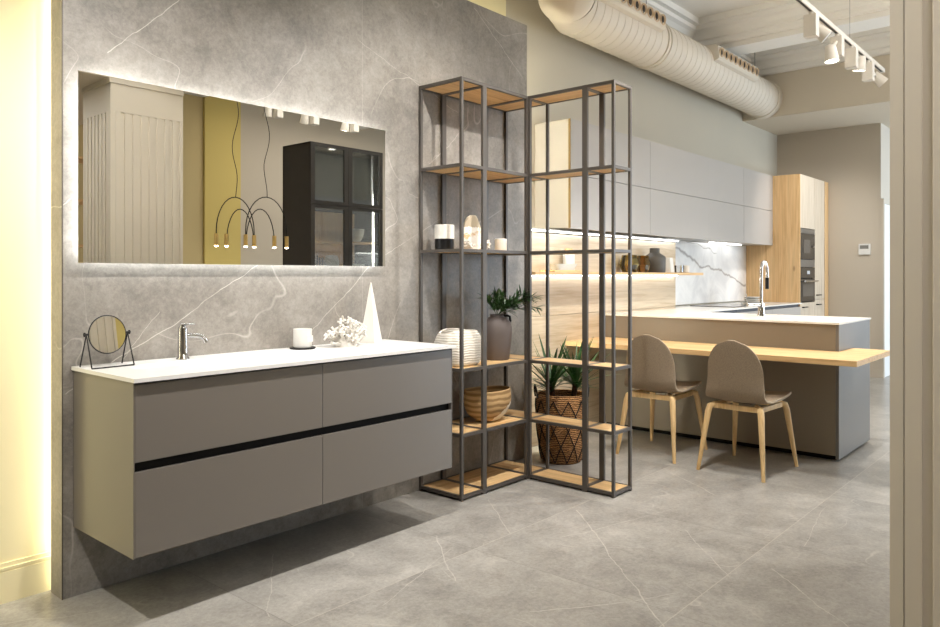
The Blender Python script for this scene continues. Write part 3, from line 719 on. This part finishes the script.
# ------------------------------------------------------------------ floating shelf + items
t = thing('floating_shelf', (5.5, 3.22, 1.25), 'long thin floating oak shelf on the lit cladding', 'shelf')
MB().box(4.14, 6.87, 3.02, 3.2195, 1.248, 1.272).build('board', M['oakx'], t)
MB().box(4.2, 6.66, 3.185, 3.205, 1.242, 1.248).build('led_strip', M['ledcool'], t)
ZS = 1.2725
o = MB().box(4.42, 4.80, 3.05, 3.19, ZS, ZS+.014, bev=.003).build('serving_board', M['oakx']); tag(o, 'narrow wooden serving board on the floating shelf', 'board')
mb = squircle(0, 0, [(.11, .035, 0), (.145, .05, .045), (.142, .048, .045), (.107, .033, .004)], e=5)
o = mb.build('glass_dish', plain('pale_pressed_glass', srgb(200, 204, 202), .15), None, True); o.location = (4.61, 3.11, ZS+.0145); tag(o, 'shallow rectangular glass dish on the serving board', 'dish')
t = thing('white_bottle', (4.70, 3.195-.02, ZS), 'white cylindrical bottle with wooden cap behind the glass dish', 'bottle')
x, y = 4.76, 3.16
t.location = (x, y, ZS+.0145)
MB().lathe([(0, 0), (.044, 0), (.046, .004), (.046, .13), (.040, .135), (0, .135)], (x, y, ZS+.0145), 28).build('body', M['whiteceramic'], t, True)
MB().lathe([(0, .135), (.032, .135), (.032, .165), (0, .165)], (x, y, ZS+.0145), 24).build('cap', M['oakz'], t, True)
def lath_thing(name, x, y, z, prof, mat, label, cat, seg=28, part='body'):
    o = MB().lathe(prof, (x, y, z), seg).build(name, mat, None, True, origin=(x, y, z)); return tag(o, label, cat)
def jar(x, y, r, h, mat, label, seg=8):
    t = thing('faceted_jar', (x, y, ZS), label, 'jar', 'faceted glass jars')
    o = MB().lathe([(r*.72, 0), (r*1.05, h*.45), (r*.82, h*.86), (r*.78, h), (r*.74, h), (r*.78, h*.86), (r*1.0, h*.45), (r*.68, .006)], (x, y, ZS), seg).build('glass_body', mat, t)
    MB().lathe([(0, .008), (r*.66, .008), (r*.93, h*.4), (0, h*.42)], (x, y, ZS), seg).build('candle_wax', plain('jar_wax', srgb(176, 140, 64), .5), t)
jar(5.62, 3.12, .085, .145, M['olive'], 'wider olive glass jar on the floating shelf')
jar(5.86, 3.12, .065, .145, M['amber'], 'narrower amber glass jar beside the dark bottle')
lath_thing('stoneware_bottle', 6.06, 3.115, ZS, [(0, 0), (.088, 0), (.093, .006), (.097, .13), (.090, .142), (.048, .170), (.044, .176), (.044, .215), (.036, .215), (.036, .18), (0, .175)], M['darkceramic'], 'dark grey stoneware bottle with short neck on the floating shelf', 'bottle')
lath_thing('white_pitcher', 6.32, 3.13, ZS, [(.062, 0), (.070, .003), (.054, .135), (.050, .135), (.062, .006)], M['whiteceramic'], 'white tapered pitcher right of the dark bottle', 'pitcher', 6)
lath_thing('glass_cup', 6.58, 3.13, ZS, [(.034, 0), (.040, .004), (.044, .068), (.041, .068), (.036, .008)], M['glass'], 'small clear glass cup near the right end of the floating shelf', 'cup')
lath_thing('ceramic_cup', 6.70, 3.13, ZS, [(.038, 0), (.044, .004), (.047, .068), (.043, .068), (.038, .008)], M['wax'], 'small cream cup nearest the right end of the floating shelf', 'cup')

# ------------------------------------------------------------------ worktop, base units
mb = MB(); mb.box(5.34, 6.18, 1.405, 3.2195, .918, .93); mb.box(6.18, 8.975, 2.76, 3.2195, .918, .93); mb.box(6.692, 8.975, 3.2195, 3.4045, .918, .93)
o = mb.build('worktop', M['worktop']); tag(o, 'white L-shaped worktop over peninsula and wall units', 'worktop')
t = thing('kitchen_peninsula', (5.35, 1.41, 0), 'taupe kitchen peninsula with a grey end panel', 'kitchen unit')
MB().box(5.35, 5.372, 1.432, 3.2195, .04, .9175).build('back_panel', M['panel'], t)
MB().box(5.35, 6.16, 1.41, 1.431, .018, .9175).build('end_panel', M['panelend'], t)
MB().box(5.40, 6.14, 1.432, 3.2195, .12, .9175).build('carcass', M['panelend'], t)
MB().box(5.41, 6.10, 1.44, 3.2195, 0, .12).build('plinth', M['black'], t)
bx = [6.19, 7.12, 8.05, 8.975]
bl = ['base cabinet next to the peninsula', 'middle base cabinet below the black hob', 'base cabinet next to the oven tower']
for i in range(3):
    t = thing('base_cabinet', ((bx[i]+bx[i+1])/2, 3.0, 0), 'grey handleless '+bl[i], 'cabinet', 'grey base cabinets along the wall')
    MB().box(bx[i]+.001, bx[i+1]-.001, 2.82, 3.2195, .1, .9175).build('body', M['black'], t)
    MB().box(bx[i]+.002, bx[i+1]-.002, 2.775, 2.797, .50, .885).build('drawer', M['uppers'], t)
    MB().box(bx[i]+.002, bx[i+1]-.002, 2.775, 2.797, .12, .47).build('drawer', M['uppers'], t)
    MB().box(bx[i]+.002, bx[i+1]-.002, 2.798, 2.819, .12, .9175).build('grip_channel', plain('navy_channel', srgb(70, 74, 82), .4), t)
    MB().box(bx[i]+.001, bx[i+1]-.001, 2.84, 2.86, 0, .1).build('plinth', M['black'], t)
o = MB().box(7.25, 7.95, 2.86, 3.33, .9305, .9365, bev=.001).build('cooking_hob', M['ovenglass']); tag(o, 'flat black glass hob set on the white worktop', 'hob')
# bar slab
mb = MB(); mb.box(4.81, 5.3495, 1.17, 3.2195, .706, .740); mb.box(5.3495, 5.67, 1.17, 1.4095, .706, .740)
bs = mb.build('breakfast_bar', M['oaky']); tag(bs, 'thick oak breakfast bar board wrapping the peninsula corner', 'counter')
# kitchen tap
x, y = 5.87, 2.11
t = thing('kitchen_faucet', (x, y, .9305), 'tall chrome arched kitchen faucet on the peninsula worktop', 'faucet')
MB().lathe([(0, 0), (.030, 0), (.030, .004), (.026, .02), (.024, .07), (0, .07)], (x, y, .9305), 24).build('base', M['chrome'], t, True)
zt = 1.33
pts = [(x, y, .99), (x, y, zt-.06)]+[(x+.035-.035*math.cos(a), y-.035*.3*(1-math.cos(a)), zt-.06+.085*math.sin(a)*1.0) for a in [PI*k/10 for k in range(1, 11)]]+[(x+.07, y-.021, zt-.10)]
MB().tube(pts, .012, 12).build('spout', M['chrome'], t, True)
MB().tube([(x+.07, y-.021, zt-.10), (x+.07, y-.021, zt-.19)], .014, 14).build('spray_head', M['blackmetal'], t, True)
MB().tube([(x+.02, y-.01, 1.018), (x-.075, y+.08, 1.018)], .017, 12).tube([(x-.07, y+.075, 1.018), (x-.08, y+.085, 1.10)], .004, 8).build('lever', M['chrome'], t, True)
# plates by the hob
for k in range(4):
    r = (.115, .12, .085, .085)[k]; z0 = .9305+(.0, .019, .038, .060)[k]
    if k == 0: z0 = .9305
    o = MB().lathe([(0, 0), (r*.55, 0), (r*.95, .013), (r, .018), (r*.96, .018), (r*.5, .006), (0, .006)] if k < 2 else [(0, 0), (r*.6, 0), (r*.98, .016), (r, .022), (r*.95, .022), (r*.55, .006), (0, .006)], (7.99+.13, 3.02, z0), 32).build('stacked_plate' if k < 2 else 'stacked_bowl', M['whiteceramic'], None, True, origin=(8.12, 3.02, z0))
    tag(o, ['white plate at the bottom of the stack by the hob', 'white plate second from the bottom of the stack by the hob', 'small pale bowl on the two stacked plates', 'small pale bowl on top of the dish stack by the hob'][k], 'plate' if k < 2 else 'bowl', 'stacked dishes by the hob')
# ------------------------------------------------------------------ tall units
TY = 2.785; TX = [8.98, 9.535, 9.93]
t = thing('oven_tower', (9.25, 3.1, 0), 'tall oak oven tower housing microwave and oven', 'cabinet')
MB().box(8.98, 9.0, TY+.0, 3.4195, 0, 2.42).build('side_panel', M['oakz'], t)
MB().box(9.0, 9.534, TY+.03, 3.4195, .0, .90).box(9.0, 9.534, TY+.03, 3.4195, 1.83, 2.415).box(9.0, 9.534, 3.38, 3.4195, .90, 1.83).box(9.0, 9.008, TY+.03, 3.38, .90, 1.83).box(9.526, 9.534, TY+.03, 3.38, .90, 1.83).build('body', M['oakpale'], t)
MB().box(9.001, 9.532, TY, TY+.02, 1.80, 2.42, bev=.001).build('door', M['oakpale'], t)
dr = MB().box(9.001, 9.532, TY, TY+.02, .51, .925, bev=.001).build('drawer', M['oakpale'], t)
MB().box(9.06, 9.20, TY-.028, TY-.018, .868, .880).box(9.06, 9.07, TY-.02, TY, .868, .880).box(9.19, 9.20, TY-.02, TY, .868, .880).build('handle', M['blackmetal'], dr)
MB().box(9.001, 9.532, TY, TY+.02, .1, .505, bev=.001).build('drawer', M['oakpale'], t)
t = thing('tall_cabinet', (9.75, 3.1, 0), 'tall oak larder cabinet right of the oven tower', 'cabinet')
MB().box(9.536, 9.94, TY+.03, 3.4195, 0, 2.415).build('body', M['oakpale'], t)
d = MB().box(9.537, 9.93, TY, TY+.02, .955, 2.42, bev=.001).build('door', M['oakpale'], t)
MB().box(9.59, 9.73, TY-.028, TY-.018, 1.0, 1.012).box(9.59, 9.60, TY-.02, TY, 1.0, 1.012).box(9.72, 9.73, TY-.02, TY, 1.0, 1.012).build('handle', M['blackmetal'], d)
d = MB().box(9.537, 9.93, TY, TY+.02, .1, .950, bev=.001).build('door', M['oakpale'], t)
MB().box(9.59, 9.73, TY-.028, TY-.018, .885, .897).box(9.59, 9.60, TY-.02, TY, .885, .897).box(9.72, 9.73, TY-.02, TY, .885, .897).build('handle', M['blackmetal'], d)
MB().box(9.945, 10.09, TY-.002, 3.4195, 0, 2.42).build('end_panel', M['oakz'], t)
# microwave, oven
t = thing('microwave', (9.27, 2.8, 1.44), 'built-in dark glass microwave above the oven', 'microwave')
MB().box(9.012, 9.522, TY+.02, 3.2, 1.42, 1.79).build('housing', M['black'], t)
MB().box(9.006, 9.528, TY-.004, TY+.018, 1.435, 1.735, bev=.002).build('door', M['ovenglass'], t)
MB().box(9.006, 9.528, TY-.004, TY+.018, 1.738, 1.792, bev=.002).build('top_trim', M['steel'], t)
MB().box(9.10, 9.34, TY-.006, TY-.0042, 1.505, 1.665).build('window_pane', M['ovenwin'], t)
MB().lathe([(0, 0), (.014, 0), (.014, .012), (0, .012)], (9.45, TY-.017, 1.59), 18, 'y').build('knob', M['steel'], t)
MB().box(9.425, 9.475, TY-.006, TY-.0042, 1.68, 1.70).build('display', M['ovenwin'], t)
t = thing('oven', (9.27, 2.8, .95), 'built-in dark oven with steel bar handle', 'oven')
MB().box(9.012, 9.522, TY+.02, 3.3, .93, 1.40).build('housing', M['black'], t)
MB().box(9.006, 9.528, TY-.004, TY+.018, 1.215, 1.34, bev=.002).build('control_panel', M['ovenglass'], t)
MB().box(9.23, 9.33, TY-.006, TY-.0042, 1.26, 1.30).build('display', emis('oven_display', (.9, .95, 1), .5), t)
dr = MB().box(9.006, 9.528, TY-.004, TY+.018, .94, 1.205, bev=.002).build('door', M['ovenglass'], t)
MB().box(9.07, 9.47, TY-.006, TY-.0042, 1.0, 1.14).build('window_pane', M['ovenwin'], dr)
MB().tube([(9.03, TY-.045, 1.178), (9.51, TY-.045, 1.178)], .010, 12).tube([(9.07, TY-.045, 1.178), (9.07, TY-.003, 1.178)], .007, 8).tube([(9.47, TY-.045, 1.178), (9.47, TY-.003, 1.178)], .007, 8).build('handle', M['chrome'], dr, True)
MB().box(9.006, 9.528, TY-.004, TY+.018, 1.345, 1.430, bev=.002).build('top_trim', M['steel'], t)
# thermostat
t = thing('thermostat', (10.1, 2.367, 1.5), 'white thermostat on the greige far wall', 'thermostat')
MB().box(10.072, 10.0995, 2.303, 2.432, 1.500, 1.634, bev=.004).build('casing', M['whitepaint'], t)
MB().box(10.0705, 10.0718, 2.320, 2.415, 1.572, 1.615).build('display', plain('grey_display', srgb(120, 120, 116), .3), t)

# ------------------------------------------------------------------ chairs
def make_chair(name, label):
    t = thing(name, (0, 0, 0), label, 'chair', 'felt covered bar chairs')
    prof = [(.262, .452, .165), (.255, .464, .178), (.225, .470, .192), (.15, .462, .205), (.05, .452, .210), (-.06, .446, .210), (-.12, .446, .207), (-.17, .455, .200), (-.198, .480, .192), (-.210, .53, .186), (-.218, .60, .180)]
    for k in range(1, 10):
        f = k/9; z = .60+.243*f; prof.append((-.218-.026*f, z, .180*(1-(f*.995)**2.4)**.5))
    bm = bmesh.new(); nu = 16; rows = []
    for i, (x, z, w) in enumerate(prof):
        row = []
        for j in range(nu+1):
            v = -1+2*j/nu; bk = min(1, max(0, (z-.46)/.12)) if x < -.1 else 0
            yy = v*w; cur = (yy/.2)**2
            row.append(bm.verts.new((x+bk*cur*.045, yy, z+(1-bk)*cur*.016)))
        rows.append(row)
    for a, b in zip(rows, rows[1:]):
        for j in range(nu): bm.faces.new((a[j], a[j+1], b[j+1], b[j]))
    bmesh.ops.recalc_face_normals(bm, faces=bm.faces)
    me = bpy.data.meshes.new('seat_shell'); bm.to_mesh(me); bm.free(); me.materials.append(M['felt']); me.materials.append(M['feltedge'])
    o = bpy.data.objects.new('seat_shell', me); COL.objects.link(o); o.parent = t
    for f in me.polygons: f.use_smooth = True
    md = o.modifiers.new('thick', 'SOLIDIFY'); md.thickness = .014; md.offset = 0; md.material_offset_rim = 1
    md = o.modifiers.new('bev', 'BEVEL'); md.width = .004; md.segments = 2; md.limit_method = 'ANGLE'; md.angle_limit = math.radians(50)
    # legs: bend into the frame under the seat
    for sx_ in (-1, 1):
        for sy in (-1, 1):
            foot = Vector((sx_*.262, sy*.212, 0)); kn = Vector((sx_*.200, sy*.172, .375)); top = Vector((sx_*.165, sy*.150, .418)); inn = Vector((sx_*.10, sy*.10, .425))
            pts = [foot, foot.lerp(kn, .5), kn, kn.lerp(top, .6)+Vector((sx_*.010, sy*.006, .008)), top, inn]
            MB().tube(pts, [.011, .0155, .020, .020, .018, .012], 12).build('leg', M['beech'], t, True)
    MB().box(-.175, -.150, -.150, .150, .395, .428, bev=.004).build('frame_rail', M['beech'], t)
    MB().box(.150, .175, -.150, .150, .395, .428, bev=.004).build('frame_rail', M['beech'], t)
    MB().box(-.150, .150, -.163, -.140, .397, .428, bev=.004).build('frame_rail', M['beech'], t)
    MB().box(-.150, .150, .140, .163, .397, .428, bev=.004).build('frame_rail', M['beech'], t)
    MB().box(-.08, .10, -.06, .06, .4285, .438).build('seat_mount', M['blackmetal'], t)
    return t
c1 = make_chair('bar_chair', 'taupe felt chair at the breakfast bar, nearer the steel shelving')
c1.location = (4.86, 2.44, 0); c1.rotation_euler = (0, 0, math.radians(1))
c2 = copy_tree(c1); c2['label'] = 'taupe felt chair at the breakfast bar, nearer the end of the bar'
c2.location = (4.81, 1.815, 0); c2.rotation_euler = (0, 0, math.radians(-3))

# ------------------------------------------------------------------ duct
DY, DZ, DR = 3.17, 3.315, .208
t = thing('ventilation_duct', (6.8, DY, DZ), 'fat cream spiral ventilation duct running under the ceiling', 'duct')
def duct_prof(x0, x1, st=.105):
    pr = [(DR, x0)]; x = x0+st
    while x < x1-.02:
        pr += [(DR, x-.006), (DR+.0035, x-.004), (DR+.0035, x), (DR-.004, x+.001), (DR-.004, x+.005), (DR, x+.006)]; x += st
    pr.append((DR, x1)); return pr
XB = 4.86
def seg_duct(x0, x1):
    mb = MB(); mb.lathe(duct_prof(x0, x1), (0, DY, DZ), 64, 'x'); return mb
seg_duct(XB, 6.02).build('duct_section', M['duct'], t, True)
seg_duct(6.09, 8.86).build('duct_section', M['duct'], t, True)
MB().lathe([(DR, 6.02), (DR+.012, 6.022), (DR+.012, 6.034), (DR+.003, 6.036), (DR+.003, 6.074), (DR+.012, 6.076), (DR+.012, 6.088), (DR, 6.09)], (0, DY, DZ), 64, 'x').build('flange', M['duct'], t, True)
MB().lathe([(DR+.01, 8.80), (DR+.014, 8.81), (DR+.014, 8.899), (DR, 8.899)], (0, DY, DZ), 64, 'x').build('end_collar', M['duct'], t, True)
# elbow segments bending towards the room
def ring(cx, cy, ang, r=DR, n=56):
    u = Vector((-math.sin(ang), math.cos(ang), 0))
    return [Vector((cx, cy, DZ))+r*(math.cos(2*PI*k/n)*u+math.sin(2*PI*k/n)*Vector((0, 0, 1))) for k in range(n)]
def skin(rings, name, mat):
    mb = MB(); rs = [[mb.bm.verts.new(p) for p in r] for r in rings]; n = len(rs[0])
    for a, b in zip(rs, rs[1:]):
        for k in range(n): mb.bm.faces.new((a[k], a[(k+1) % n], b[(k+1) % n], b[k]))
    return mb.build(name, mat, t, True)
a1, a2 = math.radians(12), math.radians(24)
p0 = (XB, DY); p1 = (XB-.26, DY-.10); 
skin([ring(*p0, 0, DR+.006), ring(p0[0]-.012, p0[1]-.001, 0, DR+.006), ring(p0[0]-.014, p0[1]-.001, 0), ring(*p1, math.radians(35))], 'elbow_section', M['duct'])
skin([ring(*p1, math.radians(35), DR+.006), ring(p1[0]-.012, p1[1]-.008, math.radians(35), DR+.006), ring(p1[0]-.02, p1[1]-.014, math.radians(42)), ring(p1[0]-.80, p1[1]-.62, math.radians(42))], 'elbow_section', M['duct'])
# outlet bars with nozzles
def outlet(x0, x1, n=9):
    c0 = Vector((0, DY, DZ)); mb = MB()
    sec = [(-.17, -.005), (-.245, .018), (-.262, .035), (-.250, .150), (-.235, .165), (-.09, .180)]
    A = [mb.bm.verts.new(c0+Vector((x0, a, b))) for a, b in sec]; B = [mb.bm.verts.new(c0+Vector((x1, a, b))) for a, b in sec]; m = len(sec)
    mb.bm.faces.new(A); mb.bm.faces.new(B[::-1])
    for i in range(m): mb.bm.faces.new((A[i], B[i], B[(i+1) % m], A[(i+1) % m]))
    bar = mb.build('outlet_bar', M['duct'], t)
    nrm = Vector((0, -.115, -.012)).normalized(); q = nrm.to_track_quat('Z', 'Y').to_matrix()
    for k in range(n):
        cc = c0+Vector((x0+(x1-x0)*(k+.5)/n, -.2565, .092))
        mb = MB().lathe([(.028, 0), (.045, 0), (.045, .012), (.041, .015), (.032, .003)], (0, 0, 0), 20, 'z')
        dk = MB().lathe([(0, .001), (.032, .001), (.032, .0032), (0, .0032)], (0, 0, 0), 20, 'z').tube([(0, -.03, .006), (0, .03, .006)], .004, 6)
        for b_ in (mb, dk):
            for v in b_.bm.verts: v.co = q @ v.co + cc
        mb.build('nozzle', M['nozzle'], bar, True); dk.build('nozzle_hole', M['ductdark'], bar)
outlet(4.86, 5.86); outlet(6.98, 8.02)
for x in (6.01, 8.62):
    MB().tube([(x, DY, DZ+DR-.002), (x, DY, CZ-.001)], .004, 6).build('hanger_rod', M['steel'], t)

# ------------------------------------------------------------------ lighting tracks
def head(x, y, z, lit, aim, label, off=.13, dz=0):
    """driver box on the rail at x, swivelling lamp head beside it at x+off"""
    t = thing('track_spotlight', (x, y, z), label, 'spotlight', 'white track spotlights')
    MB().box(x-.038, x+.038, y-.042, y+.042, z-.178, z-.025, bev=.004).tube([(x, y, z-.03), (x, y, z)], .016, 10).build('driver_box', M['track'], t)
    c_ = Vector((x+off, y-.02, z-.12+dz)); d = (Vector(aim)-c_).normalized(); q = d.to_track_quat('Z', 'Y').to_matrix()
    mb = MB().lathe([(0, -.06), (.036, -.06), (.038, -.057), (.050, .055), (.047, .057), (.045, .046), (0, .044)], (0, 0, 0), 28)
    for v in mb.bm.verts: v.co = q @ v.co + c_
    mb.build('lamp_head', M['track'], t, True)
    mb = MB().lathe([(0, .046), (.044, .046), (.044, .053), (0, .053)], (0, 0, 0), 24)
    for v in mb.bm.verts: v.co = q @ v.co + c_
    mb.build('lens', M['lampglow'] if lit else M['whitepaint'], t)
    MB().tube([(x, y, z-.05), tuple(c_+d*-.03)], .012, 8).build('swivel_arm', M['track'], t)
    return c_+d*.08, c_+d*2
def track(y, x0, x1, label, TZ):
    t = thing('lighting_track', ((x0+x1)/2, y, TZ), label, 'track')
    MB().box(x0, x1, y-.016, y+.016, TZ, TZ+.034).build('rail', M['track'], t)
    MB().box(x0+.05, x1-.05, y-.008, y+.008, TZ-.001, TZ+.001).build('slot', M['blackmetal'], t)
    k = x0+.45
    while k < x1:
        zc = CZ if not (y < .49 and k < 2.96) else 2.69
        MB().tube([(k, y, TZ+.034), (k, y, 3.5499 if any(a-.01 < k < b+.01 for a, b in ((1.9, 2.25), (4.65, 5.0), (7.40, 7.73))) else CZ-.001)], .0018, 6).build('suspension_wire', M['steel'], t); k += 1.28
TZ, TY1 = 3.085, 1.62
track(TY1, -.4, 7.55, 'long white lighting track hanging over the room', TZ)
track(-.8, 3.2, 8.4, 'white lighting track reflected in the wall mirror', 3.12)
heads = [ # x, lit, aim, energy, offset, label
    (-.02, 1, (.75, 3.1, .3), 165, .12, 'spotlight farthest left on the long track'), (1.35, 1, (1.7, 3.2, .6), 120, .12, 'spotlight above the washbasin'),
    (1.95, 1, (2.6, .5, 1.5), 60, .12, 'added unseen spotlight brightening the fluted column'), (2.55, 1, (3.0, 3.1, 1.2), 130, .12, 'spotlight above the stone wall'), (3.55, 1, (3.7, 2.6, .4), 130, .12, 'spotlight above the steel shelving'),  # the column spotlight is added above the view to brighten the column
    (4.3, 1, (4.85, 2.3, .3), 110, .12, 'spotlight above the bar chairs'),
    (5.47, 0, (5.9, .9, 2.2), 0, .15, 'unlit white spotlight nearest the camera on the visible track'), (6.10, 1, (5.7, 1.3, 0), 90, -.23, 'glowing white spotlight hanging low, second on the visible track'),
    (6.50, 1, (6.9, 2.0, .3), 110, .17, 'glowing white spotlight, third on the visible track'), (7.02, 0, (7.6, 1.0, 2.3), 0, .28, 'white spotlight at the far end of the visible track')]
for x, lit, aim, e, off, lab in heads:
    p, q = head(x, TY1, TZ, lit, aim, lab, off, -.09 if off < 0 else .01)
    if lit: spot(p, aim, e, 95, .8)
spot((8.4, 1.6, 2.98), (9.6, 3.1, 1.2), 90, 80, .8)  # bare spot past the rail end, without a lamp head
for x, lit, aim, e, lab in ((4.68, 1, (4.65, -1.5, 0), 90, 'glowing reflected spotlight over the arc pendants'), (5.16, 0, (5.4, -2, 0), 0, 'unlit reflected spotlight over the dark cabinet'), (5.74, 1, (5.5, -1.4, 0), 60, 'glowing reflected spotlight right of the dark cabinet centre')):
    p, q = head(x, -.8, 3.12, lit, aim, lab, -.12)
    if lit: spot(p, aim, e, 100, .8, WARM)

# ------------------------------------------------------------------ seen in the mirror: arc pendants
def pendant(arcs, bulbs, wx, label, ph, Y=.3):
    t = thing('arc_pendant', (wx, Y, CZ), label, 'pendant lamp', 'black arc pendants')
    for (a, b, zt_) in arcs:
        m, r = (a+b)/2, (b-a)/2
        pts = [(a, Y, 1.54)]+[(m-r*math.cos(k*PI/16), Y, zt_-.30+.30*math.sin(k*PI/16)) for k in range(17)]+[(b, Y, 1.54)]
        MB().tube(pts, .0045, 8).build('arc', M['blackmetal'], t, True)
    for b in bulbs:
        so = MB().tube([(b, Y, 1.50), (b, Y, 1.60)], .018, 16).build('socket', M['gold'], t, True)
        MB().lathe([(0, -.012), (.014, -.008), (.016, 0), (0, .0)], (b, Y, 1.499), 14).build('bulb', M['bulbglow'], so, True)
    zt_ = arcs[0][2]; n = 40
    pts = [(wx+.03*math.sin(ph+k*.5)*min(1, (k+2)/8)*(1 if k < 26 else .3), Y, zt_+(CZ-.001-zt_)*k/n) for k in range(n+1)]
    MB().tube(pts, .003, 6).build('cable', M['blackmetal'], t, True)
pendant([(3.315, 3.68, 1.92), (3.41, 3.676, 1.82)], [3.315, 3.41, 3.68], 3.495, 'black arc pendant with brass bulbs, left one in the mirror', .3)
pendant([(3.57, 3.99, 1.94), (3.574, 3.86, 1.83)], [3.57, 3.86, 3.99], 3.78, 'black arc pendant with brass bulbs, right one in the mirror', 2.2, .34)

# ------------------------------------------------------------------ seen in the mirror: glazed cabinet
GX0, GX1, GY1, GY0, GZ = 4.42, 5.36, .10, -.34, 2.55
t = thing('display_cabinet', ((GX0+GX1)/2, GY1, 0), 'tall dark display cabinet with glass doors, reflected in the mirror', 'cabinet')
mb = MB(); mb.box(GX0, GX0+.02, GY0, GY1, 0, GZ); mb.box(GX1-.02, GX1, GY0, GY1, 0, GZ); mb.box(GX0, GX1, GY0, GY1, GZ-.02, GZ); mb.box(GX0, GX1, GY0, GY0+.015, 0, GZ); mb.box(GX0, GX1, GY0, GY1, 0, .08)
mb.box(GX0+.02, GX1-.02, GY0+.015, GY1-.03, 1.93, 1.96)
mb.build('body', M['cabinetdark'], t)
gm = (GX0+GX1)/2
for (x0, x1) in ((GX0+.002, gm-.0015), (gm+.0015, GX1-.002)):
    for (z0, z1) in ((.08, 1.945), (1.95, GZ)):
        fr = MB().box(x0, x0+.05, GY1, GY1+.02, z0, z1).box(x1-.05, x1, GY1, GY1+.02, z0, z1).box(x0+.05, x1-.05, GY1, GY1+.02, z0, z0+.035).box(x0+.05, x1-.05, GY1, GY1+.02, z1-.035, z1).build('door', M['cabinetdark'], t)
        MB().box(x0+.05, x1-.05, GY1+.007, GY1+.012, z0+.035, z1-.035).build('glass_pane', M['glassdoor'], fr)
MB().box(GX0+.021, GX1-.021, GY0+.0155, GY0+.019, .09, 1.92).build('back_panel', M['oakz'], t)
for z in (.5, .95, 1.28, 1.58):
    MB().box(GX0+.022, GX1-.022, GY0+.02, GY1-.055, z, z+.018).build('glass_shelf', M['oakx'], t)
MB().box(GX1-.085, GX1-.073, GY1-.05, GY1-.038, .1, GZ-.03).build('led_strip', emis('cabinet_led', (1, .97, .92), 50), t)
MB().box(GX0+.060, GX0+.070, GY1-.03, GY1-.018, .1, 1.9).build('led_strip', emis('cabinet_led_left', (1, .93, .82), 30), t)
def tumbler(x, z, h, r, lab): 
    o = MB().lathe([(r*.7, 0), (r*.75, .003), (r, h), (r*.95, h), (r*.7, .006)], (x, -.08, z), 20).build('glass_tumbler', M['glass'], None, True, origin=(x, -.08, z)); tag(o, lab, 'glass', 'glasses in the display cabinet')
for i, x in enumerate((4.56, 4.63, 4.70)):
    tumbler(x, 1.2985, .17-.02*i, .026, 'tall glass in the display cabinet, '+('left of three', 'middle of three', 'right of three')[i])
for i, x in enumerate((5.06, 5.15)):
    tumbler(x, .9685, .17, .035, 'stem glass on the lower right shelf, '+('left of two', 'right of two')[i])
def dish(name, x, z, prof, lab, cat, mat=M['whiteceramic']):
    o = MB().lathe(prof, (x, -.10, z), 32).build(name, mat, None, True, origin=(x, -.10, z)); tag(o, lab, cat)
dish('round_vase', 4.85, 1.2985, [(0, 0), (.04, 0), (.075, .05), (.08, .09), (.06, .15), (.045, .155), (.04, .145), (.07, .08), (0, .01)], 'round white vase behind the left cabinet door', 'vase')
dish('serving_bowl', 5.15, 1.5985, [(0, 0), (.06, 0), (.10, .06), (.11, .14), (.105, .14), (.09, .06), (0, .01)], 'deep white bowl on the upper right cabinet shelf', 'bowl')
dish('low_dish', 5.15, 1.2985, [(0, 0), (.09, 0), (.11, .04), (.11, .07), (.105, .07), (.09, .01), (0, .01)], 'low white dish on the middle right cabinet shelf', 'dish')
dish('candle_holder', 5.28, .9685, [(0, 0), (.035, 0), (.035, .11), (0, .11)], 'small white candle holder on the lower right cabinet shelf', 'candle', M['wax'])
o = MB().box(4.53, 4.70, -.2, -.03, .9685, 1.17, bev=.004).build('patterned_tin', plain('navy_tin', srgb(36, 44, 56), .4)); tag(o, 'dark blue square tin on the lower left cabinet shelf', 'tin')

# ------------------------------------------------------------------ seen at the mirror's left edge: second shelving unit
t = thing('open_bookcase', (2.7, -1.0, 0), 'black steel bookcase with oak shelves at the left edge of the mirror', 'shelf')
for x in (2.35, 3.0):
    for y in (-1.2, -.9): MB().box(x, x+.02, y, y+.02, 0, 2.3).build('post', M['blackmetal'], t)
for z in (.02, .55, 1.05, 1.5, 1.9, 2.28):
    MB().box(2.37, 3.0, -1.2, -.88, z, z+.02).build('shelf_board', M['oakx'], t)
